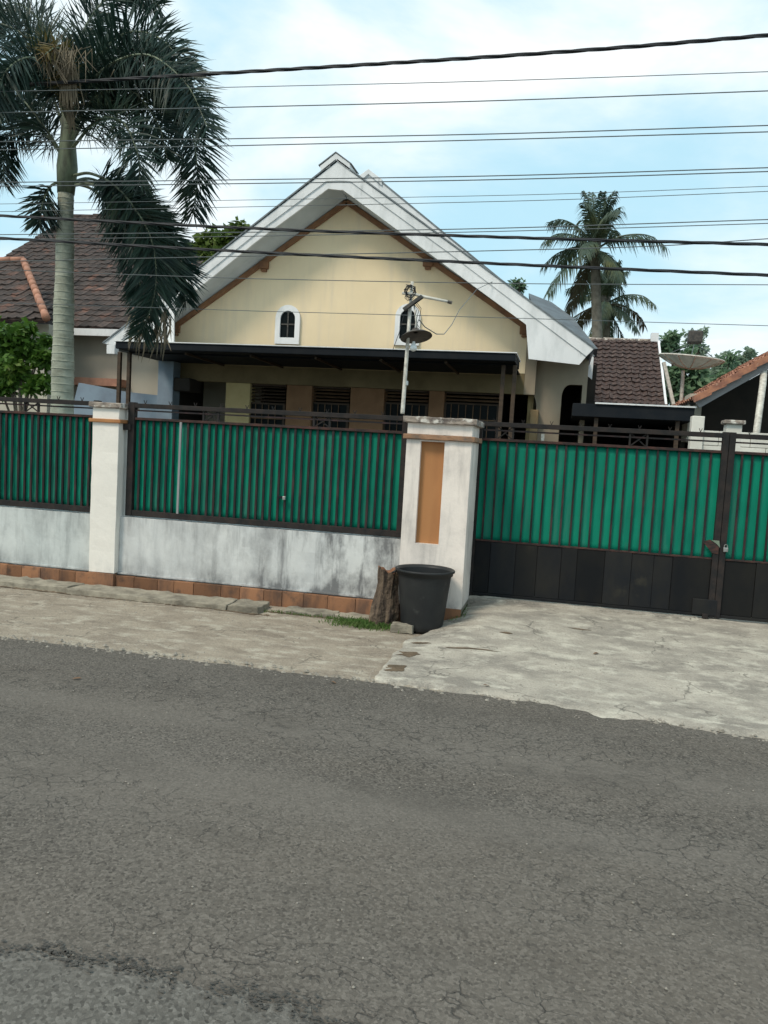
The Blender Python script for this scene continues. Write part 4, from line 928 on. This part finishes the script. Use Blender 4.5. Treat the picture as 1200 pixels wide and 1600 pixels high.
part('side_wall', M['dark'], RH, ((at(1100, 640, 16).x+.3, 15.61, 0), (at(1100, 640, 16).x+.45, 19, 2.3)))
b = MB(); b.prism([(p0_.x+.2, 2.0), (9, 2.0), (9, p0_.z+(9-p0_.x-.2)*u_.z/u_.x-.2), (p0_.x+.3, p0_.z-.02)], 15.2, 15.3); b.build('gable_infill', M['dark'], RH)  # near-black sheet carries the shade under the roof in its colour
b = MB(); b.tube([at(1178, 697, 12.6), at(1180, 690, 12.6), at(1192, 600, 12.9), at(1194, 575, 13.1)], .05, 10); b.build('porch_post', M['pipe'], RH, smooth=True)
part('gable_end_block', M['nwall'], RH, ((at(1073, 615, 14).x, 13.6, 1.9), (at(1092, 615, 14).x, 14.2, at(1083, 615, 13.6).z)))
BWL = thing('block_wall', 'white painted block wall behind the gate, stepping up to right', 'wall', (2.5, 11.5, 0))
YB_ = 11.5; xa, xb = at(1078, 690, YB_).x, at(1146, 690, YB_).x; bh = .2; z = 0; r_ = random.Random(2)
ztl, ztr = at(1100, 660, YB_).z, at(1140, 655, YB_).z
part('end_pier', M['white_block'], BWL, ((xa, YB_-.03, -.02), (xa+.16, YB_+.15, at(1086, 650, YB_).z)), bevel=.008)
row = 0
while z < 1.9:
    x = xa+.162-(.2 if row % 2 else 0)
    while x < xb+1.4:
        x0_ = max(x, xa+.162); x1_ = min(x+.4, xb+1.4); lim = ztl+(ztr-ztl)*max(0, (x1_-xa-.16))/(xb-xa)
        if x1_-x0_ > .05 and z < lim: part('block', M['white_block'], BWL, ((x0_+.003, YB_+r_.uniform(0, .006), z), (x1_-.003, YB_+.12, z+bh-.006)), bevel=.004)
        x += .4
    z += bh; row += 1
t = thing('rear_pillar', 'small cream capped pillar behind the gate post at right', 'pillar', (at(1142, 690, 10.5).x, 10.5, 0))
a, c = at(1131, 690, 10.5).x, at(1155, 690, 10.5).x; zt = at(1143, 657, 10.5).z
part('shaft', M['white_block'], t, ((a, 10.4, -.02), (c, 10.6, zt-.05)), bevel=.005)
part('cap', M['cap'], t, ((a-.03, 10.36, zt-.048), (c+.03, 10.64, zt)), bevel=.01)

# ------------------------------------------------------------------ satellite dish
YD = 16.5; dc = at(1079, 563, YD); t = thing('satellite_dish', 'wide pale mesh satellite dish facing up behind the tiled outbuilding', 'satellite dish', (dc.x, YD, 0))
Rd = (at(1130, 560, YD)-at(1030, 560, YD)).length/2*1.04; tl = Matrix.Rotation(math.radians(5), 4, 'Y') @ Matrix.Rotation(math.radians(3), 4, 'X')
prof = [(Rd*k_/8, .19*(k_/8)**2-.14) for k_ in range(0, 9)]
b = MB(); b.lathe([(max(r0, .001), z) for r0, z in prof], dc, 36, 0, tl); o = b.build('dish', M['mesh_dish'], t, smooth=True); o.modifiers.new('Solidify', 'SOLIDIFY').thickness = .012
b = MB()
for k_ in range(12):
    a_ = 2*math.pi*k_/12; b.tube([dc+(tl @ V((r0*math.cos(a_), r0*math.sin(a_), z-.02))) for r0, z in prof], .011, 5)
b.tube([dc+(tl @ V((Rd*math.cos(2*math.pi*k_/36), Rd*math.sin(2*math.pi*k_/36), .04))) for k_ in range(37)], .013, 5); b.build('rib_frame', M['pipe'], t)
fd = at(1086, 527, YD); b = MB(); b.box((fd.x-.13, YD-.12, fd.z-.12), (fd.x+.13, YD+.12, fd.z+.12)); b.build('feed_box', M['fixture'], t, .03)
b = MB()
for k_ in range(3):
    a_ = 2*math.pi*k_/3+.4; b.tube([dc+(tl @ V((Rd*math.cos(a_), Rd*math.sin(a_), .04))), fd-V((0, 0, .1))], .008, 5)
b.build('feed_strut', M['cable_thin'], t)
b = MB(); g0 = at(1070, 628, YD); b.tube([V((g0.x, YD, 0)), V((dc.x-.12, YD, dc.z-.2))], .035, 8); b.build('mast', M['pipe'], t)
b = MB(); b.beam(at(1037, 566, 16.2), at(1052, 632, 16.2), .12, .06); tag(b.build('leaning_beam', M['pipe']), 'white slanting beam beside the outbuilding roof, left under the dish', 'beam')

# ------------------------------------------------------------------ foliage
def catmull(P, n=8):
    Q = [P[0]*2-P[1]]+list(P)+[P[-1]*2-P[-2]]; out_ = []
    for i in range(1, len(Q)-2):
        a, b_, c, d = Q[i-1:i+3]
        for k_ in range(n):
            t_ = k_/n; out_.append(.5*((2*b_)+(c-a)*t_+(2*a-5*b_+4*c-d)*t_*t_+(3*b_-a-3*c+d)*t_**3))
    out_.append(P[-1]); return out_
def frond(parent, ctrl, n, leaf, width, m, seed, plum=True, start=.16, droop=.14, stemr=.018, stem_m=None, tw=.4):
    r = random.Random(seed); P = catmull([V(p) for p in ctrl], 8); K = len(P)-1
    lens = [0]
    for i in range(K): lens.append(lens[-1]+(P[i+1]-P[i]).length)
    T = lens[-1]; b = MB(); b.tube(P, [stemr*(1-.85*i/K)+.002 for i in range(K+1)], 5, 1)
    for k_ in range(n):
        s_ = (start+(1-start)*(k_+r.random())/n)*T; i = 0
        while i < K-1 and lens[i+1] < s_: i += 1
        f = (s_-lens[i])/max(1e-6, lens[i+1]-lens[i]); p = P[i].lerp(P[i+1], f); d = (P[i+1]-P[i]).normalized()
        side = d.cross(V((0, 0, 1)));
        if side.length < .1: side = d.orthogonal()
        side.normalize(); nrm = side.cross(d)
        u_t = s_/T
        ll = leaf*(math.sin(math.pi*min(1, .12+.80*u_t))**.55)*r.uniform(.75, 1.1)
        if plum: a_ = r.uniform(0, 2*math.pi); o_ = side*math.cos(a_)+nrm*math.sin(a_)
        else: a_ = r.uniform(-.25, .35); o_ = side*(1 if k_ % 2 else -1)*math.cos(a_)+nrm*math.sin(a_)
        dr = (o_+d*(.42+.5*u_t+r.uniform(-.1, .2))).normalized(); g_ = V((0, 0, -1))
        m1 = p+dr*ll*.5+g_*ll*droop*.18; e = p+dr*ll*.92+g_*ll*droop*.75
        wv = dr.cross(o_.cross(d)+V((r.uniform(-tw, tw), r.uniform(-tw, tw), r.uniform(-tw, tw)))).normalized()*width*.5
        b.add([p-wv*.5, p+wv*.5, m1+wv, m1-wv, e], [(0, 1, 2, 3), (3, 2, 4)])
    return b.build('frond', [m, stem_m or m], parent)
# near palm
PY = 8.6
PT = thing('palm_tree', 'tall foxtail palm with smooth pale trunk behind the far left fence', 'palm tree', (at(97, 640, PY).x, PY, 0))
tb = at(97, 645, PY); t1, t2, t3 = at(98, 450, PY), at(103, 300, PY), at(105, 262, PY)
b = MB(); pts_ = []; rad = []
zs_ = [-.02]+[.15*k_ for k_ in range(1, 60) if .15*k_ < t2.z]+[t2.z]
for z in zs_:
    f = max(0, z/t2.z); x = tb.x+(t2.x-tb.x)*max(0, (z-tb.z)/(t2.z-tb.z)) if z > tb.z else tb.x
    pts_.append(V((x, PY, z))); rad.append(.150-.062*f**1.5+(.03 if z < .1 else 0)+.004*math.sin(z*9))
b.tube(pts_, rad, 18); b.build('trunk', M['trunk'], PT, smooth=True)
b = MB()
for z in [1.6+.09*k_ for k_ in range(30)]:
    if z < t2.z:
        f = max(0, z/t2.z); x = tb.x+(t2.x-tb.x)*max(0, (z-tb.z)/(t2.z-tb.z)); R = .151-.062*f**1.5+.004*math.sin(z*9)
        b.lathe([(R-.01, -.010), (R+.003, -.005), (R+.003, .005), (R-.01, .010)], (x, PY, z), 18)
b.build('trunk_rings', M['trunk'], PT, smooth=True)
cs = at(106, 160, PY)
b = MB(); b.tube([t2-V((0, 0, .02)), t3, at(106, 215, PY), cs], [.098, .120, .085, .055], 16); b.build('crownshaft', M['shaft'], PT, smooth=True)
def fr(px, n=230, leaf=.50, m='frond', seed=0, **k): return frond(PT, [at(x, y, PY+dy) for x, y, dy in px], int(n*1.8), leaf*1.18, k.pop('width', .0195), M[m], seed, stem_m=M['shaft'], **k)
fr([(108, 215, 0), (135, 120, -.1), (190, 55, -.2), (250, 60, -.3), (300, 120, -.35)], 300, .50, seed=1)
fr([(110, 215, 0), (150, 120, -.3), (225, 85, -.6), (290, 130, -.8), (325, 200, -.9)], 280, .50, seed=2)
fr([(110, 225, 0), (160, 150, .1), (235, 125, .1), (290, 180, .1), (308, 260, .1), (302, 335, .1)], 340, .50, seed=3)
fr([(110, 235, 0), (150, 190, -.4), (190, 190, -.8), (215, 240, -1.0), (218, 285, -1.0)], 240, .42, seed=4)
fr([(112, 275, 0), (145, 272, -.2), (190, 300, -.3), (235, 370, -.3), (243, 450, -.3), (222, 520, -.3)], 380, .46, seed=6, start=.22)
fr([(112, 285, 0), (145, 280, .3), (200, 310, .6), (250, 370, .8), (285, 420, .9), (290, 470, .9)], 320, .44, seed=7, start=.2)
fr([(112, 290, 0), (150, 290, .0), (215, 325, -.1), (262, 365, -.1), (285, 400, -.1)], 240, .38, seed=17, start=.2)
fr([(100, 285, 0), (80, 290, -.1), (66, 320, -.2), (62, 355, -.2)], 110, .32, seed=8, start=.25)
fr([(102, 250, 0), (70, 200, -.2), (25, 150, -.3), (-20, 170, -.4), (-45, 260, -.4)], 290, .52, seed=9)
fr([(102, 250, 0), (75, 215, .2), (40, 190, .4), (10, 220, .5), (5, 285, .5)], 260, .45, seed=10)
fr([(104, 210, 0), (80, 110, 0), (30, 50, 0), (-30, 40, 0), (-80, 100, 0)], 300, .52, seed=11)
fr([(106, 190, 0), (95, 90, .2), (60, 30, .4), (20, 5, .5), (-25, 30, .6)], 260, .50, seed=12)
fr([(107, 180, 0), (120, 80, .2), (150, 15, .4), (200, -20, .5), (250, 10, .6)], 260, .46, seed=13)
fr([(106, 190, 0), (80, 120, -.6), (50, 90, -1.0), (10, 110, -1.3), (-10, 170, -1.4)], 250, .46, seed=14)
fr([(106, 190, 0), (100, 110, -.7), (95, 80, -1.0), (85, 75, -1.1), (70, 85, -1.2)], 70, .26, m='frond_y', seed=16)
fr([(106, 170, 0), (95, 100, -.3), (75, 70, -.6), (50, 80, -.8)], 110, .30, m='frond_y', seed=26)
fr([(108, 230, 0), (140, 160, -.2), (200, 140, -.3), (245, 190, -.35), (262, 250, -.4)], 260, .46, seed=31)
fr([(106, 220, 0), (80, 150, .2), (40, 110, .4), (0, 110, .5), (-40, 160, .5)], 260, .48, seed=34)
fr([(108, 200, 0), (140, 110, .1), (200, 90, .1), (262, 120, .1), (285, 190, .1)], 280, .50, seed=35)
fr([(112, 282, 0), (160, 290, .4), (225, 340, .6), (262, 400, .7), (275, 450, .7)], 280, .42, seed=36, start=.25)
fr([(112, 285, 0), (150, 300, .1), (190, 350, .1), (215, 420, .1), (222, 490, .1)], 260, .40, seed=37, start=.25)
# shrivelled grey inflorescence down the crownshaft
b = MB(); r_ = random.Random(9)
for k_ in range(80):
    x0 = 106+r_.gauss(0, 5); b.tube([at(104+r_.gauss(0, 6), 80, PY-.9), at(x0, 105+r_.uniform(-10, 10), PY-1.0), at(x0+2+r_.gauss(0, 4), 145+r_.uniform(-15, 25), PY-.95), at(111+r_.gauss(0, 5), 185+r_.uniform(-35, 25), PY-.85)], [.006, .006, .005, .002], 4)
b.build('flower_stalk', M['frond_dry'], PT)
b = MB()
for k_ in range(90):
    x0, y0 = 95+r_.gauss(0, 24), 82+r_.gauss(0, 12); b.tube([at(x0, y0, PY-1.1), at(x0+r_.gauss(0, 14), y0+r_.uniform(5, 45), PY-1.1+r_.uniform(-.1, .1))], [.005, .0015], 4)
b.build('dry_leaflets', M['frond_dry'], PT)
# dry tip of the drooping frond
b = MB()
for k_ in range(90):
    x0, y0 = r_.uniform(205, 268), r_.uniform(470, 520); p = at(x0, y0, PY-.2+r_.uniform(-.2, .4)); e = at(x0-6+r_.gauss(0, 6), y0+r_.uniform(20, 52), PY-.2+r_.uniform(-.2, .4)); w = V((.012, 0, 0)); m_ = p.lerp(e, .5)
    b.add([p, m_+w, e, m_-w], [(0, 1, 2, 3)])
b.build('dry_leaflets', M['frond_dry'], PT)

# coconut palms
def coconut(label, px, py, Y, R, pb, seed, nf, dark='coco'):
    c = at(px, py, Y); t = thing('coconut_palm', label, 'palm tree', (at(pb, 700, Y).x, Y, 0), 'coconut palms beyond the houses'); r = random.Random(seed)
    b = MB(); b.tube([V((at(pb, 700, Y).x, Y, -.05)), V((at(pb, 600, Y).x, Y, c.z*.5)), c-V((0, 0, .5)), c], [.34, .26, .24, .30], 10); b.build('trunk', M['cocotrunk'], t, smooth=True)
    for k_ in range(nf):
        a_ = 2.4*k_+r.uniform(-.2, .2); el = [1.45, 1.3, 1.1, .8, .4, 0, -.45, -.95][k_*8//nf]+r.uniform(-.12, .12)
        d = V((math.cos(a_)*math.cos(el), math.sin(a_)*math.cos(el), math.sin(el))); h_ = V((math.cos(a_), math.sin(a_), 0))
        q = R*r.uniform(.80, 1.08)*(1 if el > .3 else .88); base = c+V((0, 0, -.5+.1*el))
        dn = .12+.28*max(0, math.cos(el))
        P = [base, base+d*q*.35+V((0, 0, .03*q)), base+d*q*.7-V((0, 0, dn*q*.25))+h_*.02*q, base+d*q*.95+h_*q*.04-V((0, 0, dn*q*.9))]
        o = frond(t, P, 100, q*.27, .072*R/3.3, M[dark] if r.random() > .15 or k_ < nf*.5 else M['coco_dry'], seed*50+k_, plum=False, start=.15, droop=1.1, stemr=.06, tw=.2)
    b = MB()
    for k_ in range(12):
        a_ = r.uniform(0, 6.3); b.lathe([(.001, -.16), (.12, -.08), (.14, .02), (.08, .12), (.001, .15)], c+V((.42*math.cos(a_), .42*math.sin(a_), -.75+r.uniform(-.25, .1))), 8)
    b.build('coconuts', M['coco_dry'], t, smooth=True)
    return t
coconut('tallest coconut palm rising behind the outbuilding roof', 931, 375, 42, 3.35, 932, 4, 23)
coconut('shorter coconut palm behind the tallest one, its crown by the roof ridge', 947, 462, 48, 3.2, 950, 9, 22)
# broadleaf trees and shrubs
def leafy(name, label, cat, m, blobs, Y, n, ls, seed, trunk=None, group=None, depth=.8):
    """blobs: (px, py, radius px) ; leaves fill the volume of each clump"""
    t = thing(name, label, cat, (at(blobs[0][0], blobs[0][1], Y).x, Y, 0), group); r = random.Random(seed); b = MB()
    px2m = Y/FPX*1.03; tot = sum(q[2]**2 for q in blobs)
    for (px, py, rp_) in blobs:
        c = at(px, py, Y); R = rp_*px2m
        subs = [(c+V((r.gauss(0, .5), r.gauss(0, .5)*depth, r.gauss(0, .5)))*R if False else c+V((r.uniform(-1, 1), r.uniform(-1, 1)*depth, r.uniform(-1, 1)))*R*.62, R*r.uniform(.28, .5)) for _ in range(9)]
        for _ in range(int(n*rp_**2/tot)):
            cc, rr = r.choice(subs); d = V((r.gauss(0, 1), r.gauss(0, 1), r.gauss(0, 1))).normalized()*rr*r.random()**.4
            p = cc+d; a_ = V((r.gauss(0, 1), r.gauss(0, 1), r.gauss(0, .6)-.4)).normalized(); q = a_.orthogonal().normalized()
            q = (Matrix.Rotation(r.uniform(0, 6.3), 3, a_) @ q); l_ = ls*r.uniform(.6, 1.2); w_ = l_*.22
            b.add([p, p+a_*l_*.5+q*w_, p+a_*l_, p+a_*l_*.5-q*w_], [(0, 1, 2, 3)])
    b.build('crown', m, t)
    b = MB(); bx = trunk if trunk else blobs[0][0]; base = V((at(bx, 700, Y).x, Y, -.05)); tz = at(blobs[0][0], blobs[0][1], Y)
    tr = max(.03, Y*.0035); b.tube([base, base.lerp(tz, .5)+V((.05, 0, 0)), tz], [tr*1.3, tr, tr*.5], 7)
    for (px, py, rp_) in blobs[1:]:
        c = at(px, py, Y); b.tube([base.lerp(tz, .55), base.lerp(tz, .6).lerp(c, .5)+V((0, 0, .05)), c], [tr*.6, tr*.4, tr*.15], 5)
    b.build('trunk', M['wood'], t)
    return t
leafy('leafy_shrub', 'bright green bushy mango shrub behind the far left fence, left of palm trunk', 'shrub', M['leaf'],
      [(30, 545, 42), (5, 530, 38), (58, 555, 28), (20, 590, 38), (60, 600, 26), (-20, 580, 45), (40, 510, 18), (70, 530, 14)], 9.6, 5200, .125, 3)
leafy('broadleaf_tree', 'yellow-green tree top rising behind the left slope of the gable', 'tree', M['leaf_y'],
      [(345, 385, 26), (325, 385, 18), (372, 360, 16), (320, 400, 25), (300, 410, 16), (355, 372, 16)], 24, 1500, .33, 5)
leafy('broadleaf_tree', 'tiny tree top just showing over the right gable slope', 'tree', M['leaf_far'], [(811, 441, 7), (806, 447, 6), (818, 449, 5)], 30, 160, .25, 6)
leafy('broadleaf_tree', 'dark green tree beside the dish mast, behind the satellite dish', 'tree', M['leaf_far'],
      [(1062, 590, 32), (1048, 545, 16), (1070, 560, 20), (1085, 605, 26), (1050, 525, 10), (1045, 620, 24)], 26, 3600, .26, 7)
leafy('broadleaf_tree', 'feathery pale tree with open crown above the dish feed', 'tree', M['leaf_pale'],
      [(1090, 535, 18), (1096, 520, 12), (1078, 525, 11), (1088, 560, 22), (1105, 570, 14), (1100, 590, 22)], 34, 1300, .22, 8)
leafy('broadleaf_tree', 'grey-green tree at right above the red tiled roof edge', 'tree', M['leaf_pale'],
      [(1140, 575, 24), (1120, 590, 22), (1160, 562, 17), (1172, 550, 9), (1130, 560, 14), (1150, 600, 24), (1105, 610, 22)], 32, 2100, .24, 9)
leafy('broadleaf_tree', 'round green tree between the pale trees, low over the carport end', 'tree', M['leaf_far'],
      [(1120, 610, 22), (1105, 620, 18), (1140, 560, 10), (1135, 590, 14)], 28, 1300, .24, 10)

# ------------------------------------------------------------------ overhead wires
def wire(label, pts_, Y, r, m='cable_thin', twist=False, name='overhead_wire', group='overhead wires across the street front'):
    """points measured on the vertical plane in which the span hangs; the line runs on beyond the frame"""
    W_ = [at(x, y, Y) for x, y in pts_]; a, c = W_[0], W_[-1]
    if len(W_) == 2: W_ = [a, a.lerp(c, .5)-V((0, 0, .012)), c]
    out_ = catmull(W_, 10); dl, dr = (out_[0]-out_[1]).normalized(), (out_[-1]-out_[-2]).normalized()
    out_ = [out_[0]+dl*18+V((0, 0, .4)), out_[0]+dl*6+V((0, 0, .03))]+out_+[out_[-1]+dr*6+V((0, 0, .03)), out_[-1]+dr*18+V((0, 0, .4))]
    b = MB()
    if twist:
        fine = catmull(out_, 6) if False else out_
        dense = []
        for i in range(len(fine)-1):
            k_ = max(1, int((fine[i+1]-fine[i]).length/.04)); dense += [fine[i].lerp(fine[i+1], j/k_) for j in range(k_)]
        for ph in (0, 2.09, 4.19):
            b.tube([p+V((0, math.cos(i*.32+ph), math.sin(i*.32+ph)))*r*.55 for i, p in enumerate(dense)], r*.6, 5)
    else: b.tube(out_, r, 6)
    return tag(b.build(name, M[m]), label, 'cable' if twist or r > .008 else 'wire', group)
GC = 'thick overhead cables'
wire('thick twisted cable highest of all, rising to the top right', [(150, 126), (370, 113), (700, 93), (960, 75), (1200, 55)], 7.6, .016, 'cable', True, 'overhead_cable', GC)
wire('thick black cable crossing the upper gable, upper of the two thick low ones', [(0, 337), (400, 357), (800, 371), (1200, 382)], 6.8, .0125, 'cable', True, 'overhead_cable', GC)
wire('thick black cable crossing mid gable, lowest of the thick ones', [(0, 372), (400, 394), (800, 413), (1200, 430)], 6.8, .0125, 'cable', True, 'overhead_cable', GC)
for lab, p, r in (
    ('thin wire just below the highest thick cable', [(330, 137), (750, 127), (1200, 112)], .0032),
    ('thin wire second below the highest thick cable', [(0, 176), (345, 168), (750, 158), (1200, 142)], .0045),
    ('upper wire of the close pair high above the roof crest', [(350, 217), (780, 209), (1200, 196)], .0045),
    ('lower wire of the close pair high above the roof crest', [(350, 228), (780, 218), (1200, 206)], .0045),
    ('upper wire of the pair passing near the ridge cap', [(220, 283), (760, 275), (1200, 262)], .0045),
    ('lower wire of the pair passing near the ridge cap', [(220, 289), (760, 281), (1200, 268)], .0045),
    ('faint wire above the coconut palm top, upper one', [(600, 309), (1200, 291)], .0025),
    ('faint wire above the coconut palm top, lower one', [(600, 319), (1200, 299)], .0028),
    ('upper of two thin wires just above the thick gable cable', [(380, 363), (760, 357), (1200, 343)], .0042),
    ('lower of two thin wires just above the thick gable cable', [(400, 369), (800, 361), (1200, 349)], .0036),
    ('thin wire crossing both thick low cables near the coconut palm', [(720, 393), (1010, 385), (1200, 373)], .0040),
    ('thin wire running level below the lowest thick cable', [(200, 429), (420, 436), (800, 443), (1200, 445)], .0035),
    ('lowest thin wire, passing over the attic windows', [(400, 486), (800, 497), (1200, 509)], .0028)):
    wire(lab, p, 7.2, r)
S.cycles.max_bounces = 6
